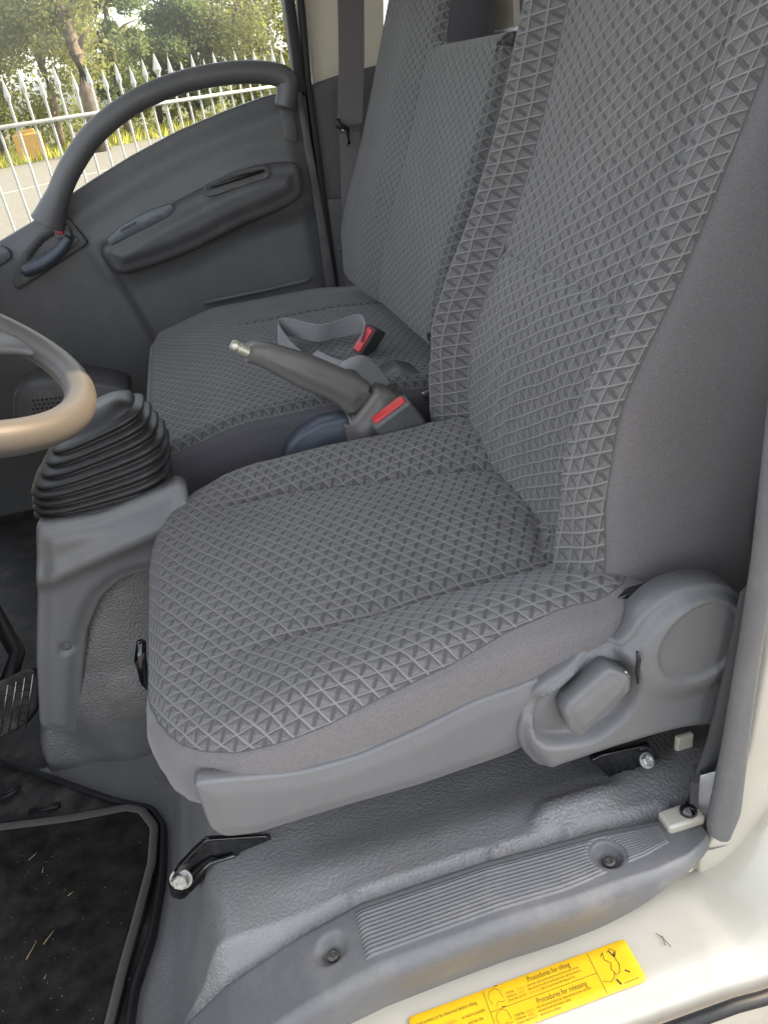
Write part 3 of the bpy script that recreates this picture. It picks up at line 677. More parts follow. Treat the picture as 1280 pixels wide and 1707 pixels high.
a = py_(105, 386, DY-.035); box('lock_slider', tuple(a-np.array((.020, .004, .014))), tuple(a+np.array((.018, .004, .014))), M['plastic_mid'], bzo, bev=.003)
a = py_(100, 383, DY-.042); box('lock_mark', tuple(a-np.array((.007, .003, .010))), tuple(a+np.array((.007, .003, .010))), M['red'], bzo, bev=.002)
# speaker patch and small rear cap
cp = rounded(XZ([(466, 182), (486, 180), (496, 228), (494, 236), (474, 234)], DY-.02), .006, .006)
relief('blank_cap', cp, .01, lambda u, v, d: .002*smst(d, 0, .004), sideplane(DY-.022), M['door_dark'], door, roll(.002, 2, .01))
wsw = rounded(XZ([(-60, 440), (-10, 412), (12, 418), (16, 430), (-5, 446), (-60, 470)], DY-.04), .006, .006)
relief('switch_panel', wsw, .01, lambda u, v, d: .003*smst(d, 0, .006), sideplane(DY-.03), M['door_blue'], door, roll(.003, 2, .02))
tube([py_(*p, DY-.03) for p in [(520, 462), (508, 468), (440, 484), (400, 492), (340, 505)]], .006, M['door'], 'pocket_lip', door, n=8)
# window: glass and surround
m_glass = bpy.data.materials.new('tinted_window_glass'); m_glass.use_nodes = True; t = m_glass.node_tree; t.nodes.clear()
tr = t.nodes.new('ShaderNodeBsdfTransparent'); tr.inputs[0].default_value = (.93, .95, .92, 1); gl = t.nodes.new('ShaderNodeBsdfGlossy'); gl.inputs['Roughness'].default_value = .02
fr = t.nodes.new('ShaderNodeFresnel'); fr.inputs[0].default_value = 1.45; mx = t.nodes.new('ShaderNodeMixShader'); ou = t.nodes.new('ShaderNodeOutputMaterial')
t.links.new(fr.outputs[0], mx.inputs[0]); t.links.new(tr.outputs[0], mx.inputs[1]); t.links.new(gl.outputs[0], mx.inputs[2]); t.links.new(mx.outputs[0], ou.inputs[0])
gx = XZ([(-150, 500), (-150, -200), (462, -200), (505, 160)], DY+.03)
g1 = mesh_obj('window_glass', [(a, DY+.03, b) for a, b in gx]+[(a, DY+.034, b) for a, b in gx], [(0, 1, 2, 3), (7, 6, 5, 4), (0, 4, 5, 1), (1, 5, 6, 2), (2, 6, 7, 3), (3, 7, 4, 0)], m_glass, door, smooth=False)
fr1 = [py_(*p, DY) for p in [(478, -160), (484, -40), (497, 80), (512, 165), (530, 270), (560, 440), (572, 520)]]
V = []; 
def strip(name, left, right, y, depth, m, parent, bev=.004):
    pts = XZ(left+right[::-1], y); Bq = rounded(pts, .003, .01); return relief(name, inset(Bq, bev), .02, lambda u, v, d: 0*u, sideplane(y), m, parent, roll(bev, 3, depth))
strip('window_frame', [(462, -160), (474, 0), (486, 90), (494, 150)], [(478, -160), (492, 0), (505, 100), (514, 160)], DY-.006, .05, M['black'], door)
strip('door_edge', [(492, 152), (505, 230), (530, 380), (545, 485)], [(503, 150), (520, 240), (543, 370), (562, 485)], DY-.016, .05, M['door_dark'], door)
strip('weatherstrip', [(493, -160), (497, 0), (508, 130), (530, 300), (556, 485)], [(500, -160), (508, 0), (520, 135), (541, 300), (566, 485)], DY+.002, .04, M['black'], door, .003)
# far pillar
fp = thing('far_door_pillar', 'cream and grey door pillar behind the passenger seat belt', 'pillar')
strip('painted_pillar', [(500, -160), (505, 0), (522, 150)], [(640, -160), (640, 0), (640, 130)], DY+.05, .05, M['cream'], fp)
relief('pillar_trim', rounded(XZ([(498, 152), (574, 126), (640, 110), (640, 560), (582, 560), (556, 470), (530, 330)], DY+.03), .006, .01), .02, lambda u, v, d: .004*smst(d, 0, .02), sideplane(DY+.03), M['plastic_mid'], fp, roll(.005, 3, .04))
strip('pillar_base', [(540, 332), (562, 490)], [(600, 328), (600, 490)], DY+.01, .04, M['door'], fp)
lathe([(.007, 0), (.007, .006), (.003, .008)], M['door'], 'trim_clip', fp, py_(566, 414, DY+.005), (0, -1, 0))
# far belt
fbt = thing('shoulder_belt', 'mauve grey shoulder belt hanging beside the passenger backrest', 'seat belt')
def q_(px, py, y=DY-.10): return py_(px, py, y)
ribbon([q_(583, -80), q_(585, 0), q_(586, 100), q_(583, 208)], (1, 0, 0), .062, .002, M['belt_warm'], 'webbing', fbt)
ribbon([q_(583, 222), q_(585, 320), q_(591, 400), q_(594, 500)], (1, 0, 0), .050, .002, M['belt_warm'], 'lower_webbing', fbt)
tube([q_(562, 198, DY-.11), q_(565, 210, DY-.11), q_(580, 214, DY-.11), q_(582, 240, DY-.11)], [.006, .008, .006, .004], M['black'], 'belt_guide', fbt, n=8)
tube([q_(570, 216, DY-.12), q_(578, 220, DY-.12), q_(580, 244, DY-.12)], .0025, M['steel'], 'guide_wire', fbt, n=8)
# =================================================================== HANDBRAKE
hb_ = thing('parking_brake', 'grey parking brake lever with silver button between the seats', 'parking brake')
HY = 1.135
hp = [(398, 588), (425, 576), (450, 578), (520, 598), (600, 632), (628, 650), (618, 668), (588, 700), (565, 680), (545, 668), (500, 650), (430, 612), (402, 605)]
Bh = rounded(XZ(hp, HY), [.008, .008, .02, .05, .05, .004, .03, .004, .02, .03, .06, .02, .008], .004)
relief('grip', inset(Bh, .012), .006, lambda u, v, d: .006*smst(d, 0, .012), sideplane(HY), M['plastic_warm'], hb_, roll(.012, 6, .03))
sh = [(592, 700), (628, 651), (652, 655), (684, 672), (712, 700), (726, 790), (600, 790), (582, 745), (578, 725), (572, 702)]
Bsh = rounded(XZ(sh, HY-.004), [.003, .01, .02, .03, .03, .01, .01, .02, .02, .004], .005)
relief('lever_shroud', inset(Bsh, .010), .007, lambda u, v, d: .008*smst(d, 0, .02), sideplane(HY-.004), M['plastic_warm'], hb_, roll(.010, 5, .045))
a = py_(404, 583, HY); dr = nrm(py_(395, 576, HY)-py_(430, 594, HY))
lathe([(.0085, -.010), (.0085, .004), (.0070, .0055), (.0070, .008), (.0085, .0095), (.0085, .015), (.0065, .018)], M['knob'], 'release_button', hb_, a, dr)
# tunnel cover below
tc_ = thing('tunnel_cover', 'blue grey plastic cover below the parking brake', 'cover')
tp = [(478, 750), (500, 725), (535, 705), (575, 696), (760, 740), (820, 770), (820, 840), (470, 820)]
relief('side_panel', inset(rounded(XZ(tp, 1.15), .03, .006), .008), .01, lambda u, v, d: .006*smst(d, 0, .02), sideplane(1.15), M['plastic_blue'], tc_, roll(.008, 4, .10))
# belt housings next to it
hs = thing('belt_stowage_box', 'greenish grey plastic box behind the parking brake', 'box')
hs1 = [(640, 632), (668, 616), (700, 622), (730, 660), (725, 690), (690, 690), (640, 650)]
relief('box_lid', inset(rounded(XZ(hs1, 1.22), .012, .005), .008), .007, lambda u, v, d: .006*smst(d, 0, .02), sideplane(1.22), M['plastic_mid'], hs, roll(.008, 4, .06))
relief('box_base', inset(rounded(XZ([(596, 628), (640, 616), (676, 620), (690, 650), (640, 660)], 1.28), .006, .005), .006), .008, lambda u, v, d: 0*u, sideplane(1.28), M['plastic_mid'], hs, roll(.006, 3, .05))
br = relief('latch_plate', rounded(XZ([(702, 656), (722, 650), (745, 668), (752, 694), (736, 690), (732, 676), (712, 668)], 1.16), .003, .004), .01, lambda u, v, d: 0*u, sideplane(1.16), M['steel'], hs, roll(.001, 2, .003))
# near buckle
nb_ = thing('belt_buckle', 'grey belt buckle with red button beside the parking brake', 'seat belt buckle', 'seat belt buckles')
def prism_between(name, a, b, w, th, m, parent, acr, bev=.004, taper=1.0):
    a, b = np.array(a), np.array(b); t = b-a; L = np.linalg.norm(t); t = t/L; acr = np.array(acr, float); acr = acr-(acr@t)*t; acr /= np.linalg.norm(acr); n = np.cross(t, acr)
    def xf(p): k = 1+(taper-1)*p[0]; return tuple(a+t*L*p[0]+acr*w/2*p[1]*k+n*th/2*p[2]*k)
    return box(name, (0, -1, -1), (1, 1, 1), m, parent, bev=bev, seg=4, xf=xf)
BY = 1.085
a = py_(648, 684, BY); b = py_(725, 790, BY+.03)
prism_between('buckle_body', a, b, .070, .030, M['plastic_mid'], nb_, py_(670, 664, BY)-py_(624, 700, BY), .006, 1.05)
ax = nrm(a-b)
prism_between('red_button', a+ax*.0045, a-ax*.004, .059, .018, M['red'], nb_, py_(670, 664, BY)-py_(624, 700, BY), .004)
# lap belt lying on the bench
lb = thing('lap_belt', 'loose grey lap belt lying on the passenger cushion', 'seat belt')
zt = -.447
def L(px, py, dz=0): return pz_(px, py, zt+dz)
path = crom([L(540, 610, .004), L(500, 592, .008), L(474, 570, .020), L(464, 552, .034), L(478, 545, .040), L(530, 555, .034), L(565, 548, .040), L(600, 540, .050), L(612, 552, .040), L(606, 575, .02)], False, 8)
acr = []
keys = [(0, (.3, -.9, .1)), (.2, (.25, -.7, .5)), (.35, (.1, -.3, .95)), (.6, (.1, -.5, .85)), (.8, (-.1, -.3, .95)), (1, (-.3, -.6, .6))]
for s in np.linspace(0, 1, len(path)): acr.append([np.interp(s, [k[0] for k in keys], [k[1][j] for k in keys]) for j in range(3)])
ribbon(path, acr, .042, .0016, M['belt'], 'webbing', lb)
path = crom([L(520, 592, .012), L(548, 606, .016), L(568, 612, .018), L(590, 618, .020)], False, 6)
ribbon(path, (.55, .8, 0), .048, .0016, M['belt'], 'folded_webbing', lb)
path = crom([L(556, 624, .010), L(566, 612, .034), L(596, 604, .036), L(618, 622, .016), L(640, 650, -.01)], False, 6)
ribbon(path, (.6, .8, .1), .050, .0016, M['belt'], 'doubled_webbing', lb)
fbk = thing('belt_buckle', 'dark belt buckle with red button lying on the passenger cushion', 'seat belt buckle', 'seat belt buckles')
a = L(606, 566, .030); aw = np.array((.78, .30, .52)); b = a+.058*nrm((.45, .72, -.40))
prism_between('buckle_body', a, b, .056, .022, M['door_dark'], fbk, aw, .005, 1.0)
ax = nrm(a-b); prism_between('red_button', a+ax*.004, a-ax*.004, .048, .015, M['red'], fbk, aw, .003)
# =================================================================== CONSOLE, GAITER
con = thing('centre_console', 'grey plastic centre console trim below the black gaiter', 'console')
CY = 1.05
cpx = [(62, 872), (170, 852), (278, 808), (294, 799), (312, 806), (335, 1010), (300, 950), (245, 956), (205, 966), (170, 998), (148, 1050), (140, 1120), (136, 1222), (100, 1224), (66, 1212), (60, 1100), (62, 980)]
Bq = rounded(XZ(cpx, CY), [.006, .1, .02, .02, .02, .02, .05, .05, .05, .05, .06, .1, .006, .02, .01, .1, .1], .008)
def top_con(u, v, d):
    h = .0+.010*smst(d, 0, .02)
    zz = XZ([(70, 930)], CY)[0][1]
    h = h+.016*np.exp(-((v-(-.575+.25*(u+.3)))/.018)**2)+.012*smst(v, -.60, -.52)
    c = XZ([(112, 1076)], CY)[0]; dd = np.hypot(u-c[0], v-c[1])
    return h-.010*(1-smst(dd, .006, .012))
relief('console_trim', inset(Bq, .008), .007, top_con, sideplane(CY), M['plastic'], con, roll(.008, 5, .030))
lathe([(.0075, 0), (.0075, .004), (.0045, .006), (.0045, .003)], M['plastic_mid'], 'screw_cap', con, py_(112, 1076, CY+.002), (0, -1, .1))
cz = XZ([(60, 860)], 1.0)[0][1]
# top deck of the console
deck = rounded([(-.300, CY+.03), (-.14, CY+.03), (-.14, 1.19), (-.15, 1.20), (-.285, 1.20)], .03, .01)
relief('console_top', deck, .012, lambda u, v, d: -.520+.015*smst(u, -.26, -.08), lambda u, v, h: (u, v, h), M['plastic'], con, roll(.012, 4, .05))
hump = [(140, 1330), (92, 1215), (92, 900), (250, 900), (420, 940), (480, 1300), (330, 1420), (240, 1345)]
hv = thing('engine_hump', 'dark grey vinyl lining beside the centre console', 'floor lining')
HB = rounded(XZ(hump, 1.10), [.03, .02, .02, .02, .02, .02, .03, .03], .012)
def top_hump(u, v, d):
    c = XZ([(230, 1120)], 1.10)[0]; w = np.exp(-(((u-c[0])/.12)**2+((v-c[1])/.16)**2))
    return .01+.050*w+.004*np.sin(u*60+v*25)*np.exp(-((v+.95)/.12)**2)+.05*(1-smst(v, -1.06, -.90))*0
relief('lining', HB, .012, top_hump, lambda u, v, h: (u, 1.10-h-.22*np.clip(-.78-v, 0, .3), v), M['vinyl_dark'], hv, roll(.02, 3, .08))
# gaiter
gt = thing('shift_gaiter', 'black ribbed rubber gaiter on the centre console', 'gaiter')
n = 46; V, Fc, K = [], [], 8
base_c = np.array((-.222, 1.125, -.508)); top_c = np.array((-.196, 1.12, -.386))
ns_ = K*10
for i in range(ns_+1):
    s = i/ns_; c = base_c*(1-s)+top_c*s; tilt = .02+.26*s; ph = (s*K) % 1
    wob = .5-.5*math.cos(2*math.pi*ph); wob = wob**.6
    wx = float(np.interp(s, [0, .5, 1], [.094, .096, .060]))+.0095*wob; wy = float(np.interp(s, [0, .5, 1], [.072, .072, .048]))+.0075*wob
    for j in range(n):
        w = 2*math.pi*j/n; ex = 2/3.2
        cx_ = math.copysign(abs(math.cos(w))**ex, math.cos(w))*wx; cy_ = math.copysign(abs(math.sin(w))**ex, math.sin(w))*wy
        V.append((c[0]+cx_*math.cos(tilt), c[1]+cy_, c[2]+cx_*math.sin(tilt)*.9))
for i in range(ns_):
    for j in range(n): Fc.append((i*n+j, i*n+(j+1) % n, (i+1)*n+(j+1) % n, (i+1)*n+j))
mesh_obj('bellows', V, Fc, M['boot'], gt)
tv = [V[ns_*n+j] for j in range(n)]; cc = np.mean(tv, 0); V2 = list(tv)+[tuple(np.array(p)*.9+cc*.1+np.array((.002, 0, .009))) for p in tv]+[tuple(np.array(p)*.55+cc*.45+np.array((.004, 0, .019))) for p in tv]
F2 = [(a*n+j, a*n+(j+1) % n, (a+1)*n+(j+1) % n, (a+1)*n+j) for a in (0, 1) for j in range(n)]+[tuple(range(2*n, 3*n))]
mesh_obj('gaiter_top', V2, F2, M['boot'], gt)
# =================================================================== STEERING WHEEL
sw = thing('steering_wheel', 'grey steering wheel with sunlit rim', 'steering wheel')  # the rim's bright tan comes from the sun
wc = np.array((-.328, .82, -.166)); til = R(30); ux = np.array((math.cos(til), 0, -math.sin(til))); uy = np.array((0, 1, 0)); un = np.cross(ux, uy)
un = un if un[2] > 0 else -un
Rw = .198
tube([wc+Rw*(math.cos(a)*ux+math.sin(a)*uy) for a in np.linspace(0, 2*math.pi, 96, endpoint=False)], .0165, M['wheel'], 'rim', sw, n=20, closed=True, up=un)
lathe([(.05, -.035), (.075, -.03), (.08, -.012), (.07, -.002), (.02, .002)], M['plastic_mid'], 'hub', sw, wc-un*.02, un)
for ang in (52, 128, 232, 308):
    d_ = math.cos(R(ang))*ux+math.sin(R(ang))*uy; e_ = np.cross(un, d_); V = []; Fc = []
    for s, w_ in ((.06, .030), (.10, .022), (.14, .021), (.17, .030), (.192, .048)):
        p = wc+d_*s-un*.012*(1-s/.2)
        for k, (q1, q2) in enumerate(((-1, .0), (-.7, .9), (.7, .9), (1, 0), (.7, -.9), (-.7, -.9))): V.append(p+e_*w_*q1+un*.009*q2)
    for i in range(4):
        for j in range(6): Fc.append((i*6+j, i*6+(j+1) % 6, (i+1)*6+(j+1) % 6, (i+1)*6+j))
    o = mesh_obj('spoke', V, Fc, M['plastic_mid'], sw); o.modifiers.new('s', 'SUBSURF').levels = 2; o.modifiers['s'].render_levels = 2
tube([wc-un*.03, wc-un*.35-ux*.05], [.045, .05], M['black'], 'column', sw, n=16)
# stalk ring behind
# dashboard
db = thing('dashboard', 'dark dashboard with a perforated speaker box in the corner', 'dashboard')
box('dash_body', (-1.0, .55, -.42), (-.56, 2.1, -.20), M['dash'], db, bev=.04)
sp = [(22, 655), (50, 640), (120, 632), (190, 642), (218, 652), (214, 700), (190, 745), (22, 745)]
spo = relief('speaker_box', inset(rounded(XZ(sp, 1.80), [.03, .04, .05, .04, .02, .02, .02, .02], .008), .012), .012, lambda u, v, d: .006*smst(d, 0, .03), sideplane(1.80), M['door_dark'], db, roll(.012, 4, .12))
V, Fc = [], []
for i in range(8):
    for j in range(6):
        px, py = 56+i*7.5+(j % 2)*3, 668+j*7.2-.8*i; a = py_(px, py, 1.80-.0078)
        st = len(V)
        for k in range(8): V.append(tuple(a+np.array((.0032*math.cos(k*math.pi/4), 0, .0032*math.sin(k*math.pi/4)))))
        Fc.append(tuple(range(st, st+8)))
mesh_obj('speaker_holes', V, Fc, M['black'], spo, smooth=False)
# =================================================================== FLOOR MAT, PEDAL
mt = thing('floor_mat', 'black carpet floor mat with grey bound edge and straw', 'floor mat')
mz = -.935
mp_px = [(-220, 1405), (0, 1378), (120, 1360), (215, 1342), (243, 1348), (266, 1378), (262, 1440), (240, 1530), (215, 1620), (190, 1720), (170, 1800), (-260, 1800)]
MB = rounded(XY(mp_px, mz), [.01, .1, .1, .03, .02, .03, .05, .1, .1, .1, .01, .01], .008)
relief('carpet', inset(MB, .004), .012, lambda u, v, d: .004*np.sin(u*14)*np.sin(v*11), flat(mz), M['carpet'], mt, roll(.004, 2, .006))
bp_ = inset(MB, .006); tube([(p[0], p[1], mz+.004+.004*math.sin(p[0]*14)*math.sin(p[1]*11)) for p in bp_], .0060, M['binding'], 'binding', mt, n=10, closed=True, flatten=.55)
V, Fc = [], []
def stray(px, py, L_, ang, w):
    p = pz_(px, py, mz+.007); d_ = np.array((math.cos(ang), math.sin(ang), .06)); e_ = np.array((-d_[1], d_[0], 0))*w; i = len(V)
    V.extend([p-d_*L_/2-e_, p+d_*L_/2-e_*.3, p+d_*L_/2+e_*.3, p-d_*L_/2+e_, p+np.array((0, 0, w))]); Fc.extend([(i, i+1, i+4), (i+1, i+2, i+4), (i+2, i+3, i+4), (i+3, i, i+4)])
for px, py, l, a in ((82, 1562, .022, .9), (53, 1584, .026, 1.1), (56, 1427, .016, .7), (118, 1490, .009, .5), (72, 1450, .01, 1.5), (76, 1628, .006, 1)): stray(px, py, l*.9, a, .00055)
for _ in range(60): stray(random.uniform(0, 240), random.uniform(1390, 1700), random.uniform(.0008, .0022), random.uniform(0, 3), .0003)
tag(mesh_obj('straw', V, Fc, M['straw'], smooth=False), 'bits of dry straw and lint scattered on the black floor mat', 'straw', kind='stuff')
# rubber tray under the mat
rt = thing('rubber_tray', 'black rubber floor tray edge around the carpet mat', 'floor tray')
tp = [(-220, 1215), (0, 1270), (60, 1290), (190, 1338), (255, 1352), (274, 1378), (272, 1460), (255, 1560), (225, 1650), (205, 1800), (-260, 1800)]
TB = rounded(XY(tp, mz-.01), [.01, .1, .1, .05, .02, .02, .05, .1, .1, .01, .01], .01)
relief('tray', TB, .02, lambda u, v, d: 0*u, flat(mz-.010), M['rubber_mat'], rt, roll(.003, 2, .02))
tube([(p[0], p[1], mz-.004) for p in inset(TB, .0)], .005, M['black'], 'rim', rt, n=8, closed=True)
for pts in ([(0, 1330), (18, 1322), (34, 1312)], [(50, 1352), (80, 1346), (100, 1342)]):
    tube([pz_(a, b, mz-.006) for a, b in pts], .006, M['black'], 'tray_rib', rt, n=8, flatten=.5)
pd = thing('pedal', 'black rubber pedal with raised grid tread', 'pedal')
def pm(u, v, h): return (u, 1.08-.0*v-h*.8, v+h*.6)
PB = rounded(XZ([(-90, 1150), (0, 1138), (56, 1112), (62, 1150), (58, 1180), (40, 1205), (0, 1228), (-90, 1240)], 1.08), .01, .004)
pdo = relief('pedal_pad', PB, .008, lambda u, v, d: 0*u, pm, M['rubber_mat'], pd, roll(.003, 2, .02))
for i in range(7):
    tube([pm(*XZ([(-40+i*14, 1232-i*3)], 1.08)[0], .001), pm(*XZ([(-28+i*14, 1160-i*6)], 1.08)[0], .001)], .0011, M['steel'], 'grid_bar', pdo, n=5)
for i in range(6):
    tube([pm(*XZ([(-40, 1160+i*12)], 1.08)[0], .0012), pm(*XZ([(52-i*2, 1136+i*13)], 1.08)[0], .0012)], .0012, M['rubber_mat'], 'grid_bar', pdo, n=5)
tube([py_(10, 1150, 1.12), py_(30, 1090, 1.2), py_(-20, 1000, 1.3)], .014, M['black'], 'pedal_arm', pd, n=8)
# =================================================================== TREAD PLATE
tpz = thing('sill_tread_plate', 'grey ribbed plastic tread plate along the door sill', 'tread plate')
def yin(x): return np.interp(x, [-.4, -.2, .30, .36, .40, .45], [.492, .49, .49, .489, .484, .48])
def yout(x): return np.interp(x, [-.4, 0, .2, .30, .345, .375, .40], [.413, .413, .416, .423, .434, .450, .472])
xs = np.linspace(-.36, .380, 180); V, Fc = [], []
prof = []   # across: 0 inner edge .. 1 outer ridge then the drop
screws = [tuple(pz_(560, 1610, -.765)[:2]), tuple(pz_(1012, 1440, -.742)[:2])]
cross = [(-.004, -.012), (0, -.001), (.04, .003)]+[(t, .004) for t in np.linspace(.08, .86, 40)]+[(.90, .003), (.95, 0), (.985, -.004), (1.01, -.011)]
low = [(-.003, -.025), (-.006, -.040), (-.010, -.056), (-.014, -.070)]
for x in xs:
    tz = float(tread_z(x)); yi, yo = float(yin(x)), float(yout(x))
    for t, dz in cross:
        y = yi+(yo-yi)*t; z = tz+dz
        for s in screws: d_ = math.hypot(x-s[0], y-s[1]); z -= .010*(1-float(smst(np.array(d_), .009, .017)))
        V.append((x, y, z))
    sk = max(.15, float(smst(np.array(.43-x), 0, .20)))
    for k, (dy, dz) in enumerate(low): V.append((x, yo+dy*-1.2, tz-.012+dz*sk*(1+.25*smst(np.array(.1-x), 0, .3))))
nc = len(cross)+len(low)
for i in range(len(xs)-1):
    for j in range(nc-1): Fc.append((i*nc+j, i*nc+j+1, (i+1)*nc+j+1, (i+1)*nc+j))
mesh_obj('plate', V, Fc, M['tread'], tpz)
# ribbed pad
nx, ny = 220, 150; V, Fc = [], []
x0, x1 = float(pz_(600, 1560, -.735)[0]), .335; s2 = screws[1]
def ribin(x): return yin(x)-.009
def ribout(x): return yout(x)+.017+.010*smst(np.array(x), .2, .34)
for i in range(nx+1):
    x = x0+(x1-x0)*i/nx
    for j in range(ny+1):
        t = j/ny; y = float(ribin(x))+(float(ribout(x))-float(ribin(x)))*t
        e = min(1, min(i, nx-i)/nx*(x1-x0)/.004, min(t, 1-t)*11)
        d_ = math.hypot(x-s2[0], y-s2[1]); k = float(smst(np.array(d_), .0195, .021)); z = float(tread_z(x))+.0042+(.0011+.0016*(.5-.5*math.cos(2*math.pi*t*12)))*max(0, e)*k
        z -= .010*(1-float(smst(np.array(d_), .009, .017)))
        if d_ < .021: z -= .0
        V.append((x, y, z))
for i in range(nx):
    for j in range(ny): a = i*(ny+1)+j; Fc.append((a, a+1, a+ny+2, a+ny+1))
mesh_obj('ribbed_pad', V, Fc, M['tread'], tpz)
for s in screws:
    z = float(tread_z(s[0]))-.004
    o = lathe([(.0065, 0), (.0062, .0028), (.0035, .0036), (.0025, .0020), (.0008, .0020)], M['oldsteel'], 'screw', tpz, (s[0]-.000, s[1]-.003, z-.001), (0, 0, 1), n=20)
# =================================================================== WHITE SILL AND PILLAR
bd = thing('body_sill', 'cream white painted door sill and pillar edge', 'sill')
def wz(x): return np.minimum(-.806, tread_z(x)-.062)
xs = np.concatenate([np.linspace(-.5, .30, 30), np.linspace(.31, .62, 40)]); V, Fc = [], []
cs = [(.462, .0), (.455, .001), (.44, 0), (.42, -.001), (.40, -.0015), (.385, -.001), (.372, -.0015), (.366, -.004), (.360, -.006), (.354, -.0065), (.350, -.009), (.347, -.014), (.345, -.03), (.34, -.08), (.335, -.20), (.335, -.5)]
for x in xs:
    up = float(smst(np.array(x), .33, .50))
    for k, (y, dz) in enumerate(cs):
        inner = max(0, (y-.345)/.10); z = float(wz(x))+dz+.16*up**2*min(1, inner)*(1 if y > .36 else .7)
        V.append((x, y-.0*up, z))
nc = len(cs)
for i in range(len(xs)-1):
    for j in range(nc-1): Fc.append((i*nc+j, i*nc+j+1, (i+1)*nc+j+1, (i+1)*nc+j))
mesh_obj('sill_panel', V, Fc, M['white'], bd)
# outer pillar skin
op = [(1196, 1395), (1168, 1440), (1168, 1500), (1300, 1480), (1500, 1450), (1500, -300), (1400, -300), (1310, 800), (1282, 1100), (1252, 1260)]
PBl = rounded(XZ(op, .452), [.01, .01, .02, .02, .01, .01, .01, .3, .3, .2], .01)
relief('pillar_skin', inset(PBl, .004), .02, lambda u, v, d: .004*smst(d, 0, .03), sideplane(.455), M['white'], bd, roll(.004, 3, .012))
tube([(x, .333, float(wz(x))-.018) for x in np.linspace(-.5, .62, 40)], .007, M['black'], 'edge_seal', bd, n=8)
# scratches
for pts in ([(1092, 1556), (1104, 1562), (1108, 1576)], [(1100, 1560), (1118, 1578)]):
    tube([pz_(a, b, -.8055) for a, b in pts], .0004, M['ink'], 'scratch', bd, n=4)
# near pillar trim
npl = thing('pillar_trim', 'tall grey plastic pillar trim at the right edge of the door opening', 'pillar trim')
TY = .44
tl = [(1360, 100), (1318, 540), (1298, 640), (1280, 800), (1264, 940), (1242, 1080), (1214, 1240), (1186, 1384), (1188, 1402), (1216, 1416), (1240, 1360), (1260, 1200), (1284, 1040), (1310, 900), (1400, 300), (1460, -300), (1400, -300)]
Tb = rounded(XZ(tl, TY), [.02, .3, .3, .3, .3, .3, .3, .03, .012, .01, .05, .3, .3, .1, .02, .02, .02], .006)
relief('trim_panel', inset(Tb, .008), .01, lambda u, v, d: .006*smst(d, 0, .02), sideplane(TY), M['plastic_mid'], npl, roll(.008, 5, .010))
# near belt
nbt = thing('anchor_belt', 'dark seat belt with white tag running down behind the pillar trim', 'seat belt')
P = crom([py_(1262, 960, .50), py_(1236, 1080, .50), py_(1200, 1220, .50), py_(1168, 1300, .50), py_(1160, 1345, .50)], False, 6)
ribbon(P, [(.8, .3, .2)]*len(P), .050, .002, M['belt_dark'], 'webbing', nbt)
P = crom([py_(1160, 1290, .49), py_(1158, 1330, .49), py_(1160, 1366, .50)], False, 5); ribbon(P, (.5, .6, 0), .026, .008, M['belt_dark'], 'stitched_loop', nbt)
P = crom([py_(1186, 1288, .485), py_(1178, 1330, .485), py_(1172, 1370, .487)], False, 5); ribbon(P, (.9, -.1, .1), .030, .001, M['tag'], 'tag', nbt)
box('anchor_plate', tuple(pz_(1135, 1362, -.738)-np.array((.022, .012, .008))), tuple(pz_(1135, 1362, -.738)+np.array((.022, .012, .006))), M['white'], nbt, bev=.004)
a = pz_(1146, 1352, -.732); lathe([(.009, 0), (.009, .004), (.006, .008), (.002, .009)], M['gloss_black'], 'anchor_bolt', nbt, a, (-.3, -.6, .7))
box('slot_bracket', tuple(py_(1140, 1240, .56)-np.array((.012, .004, .016))), tuple(py_(1140, 1240, .56)+np.array((.010, .004, .016))), M['cream'], nbt, bev=.003)
# =================================================================== WARNING STICKER
st = thing('warning_label', 'yellow warning label with tilting instructions on the white sill', 'label')
wzv = -.8045
qa, qb, qc = (pz_(683, 1695, wzv), pz_(1040, 1565, wzv), pz_(1075, 1635, wzv))
sx, sy1, sy0 = float(qb[0]), float(qb[1])-.0, float(qc[1]); sl_ = float(qa[0])
LW = sx-sl_+.002; LH = sy1-sy0
ang = math.atan2(float(qb[1]-qa[1]), float(qb[0]-qa[0]))
O_ = np.array((float(qb[0]), float(qb[1]))); ex = np.array((math.cos(ang), math.sin(ang))); ey = np.array((-ex[1], ex[0]))
def LP(u, v): p = O_+ex*(u-LW)+ey*(v-LH); return p          # u right 0..LW, v up 0..LH
LB = rounded([(0, 0), (LW, 0), (LW, LH), (0, LH)], .003, .004)
relief('film', LB, .01, lambda u, v, d: 0*u, lambda u, v, h: (*LP(u, v), wzv+h), M['sticker'], st, roll(.0002, 1, .0006))
TXT = {}
def text(s, u, v, size, m, nm='lettering', sx_=1.0):
    c = bpy.data.curves.new(nm, 'FONT'); c.body = s; c.size = size; c.resolution_u = 3; o = bpy.data.objects.new(nm, c); C.objects.link(o)
    bpy.context.view_layer.update(); me = bpy.data.meshes.new_from_object(o.evaluated_get(bpy.context.evaluated_depsgraph_get()))
    p = LP(u, v); vs, fs = TXT.setdefault((m.name, len(TXT)), ([], [])); n0 = len(vs)
    for q in me.vertices: w = p+ex*q.co.x*sx_+ey*q.co.y; vs.append((w[0], w[1], wzv+.0003))
    fs += [tuple(n0+i for i in f.vertices) for f in me.polygons]
    bpy.data.objects.remove(o); bpy.data.curves.remove(c); bpy.data.meshes.remove(me)
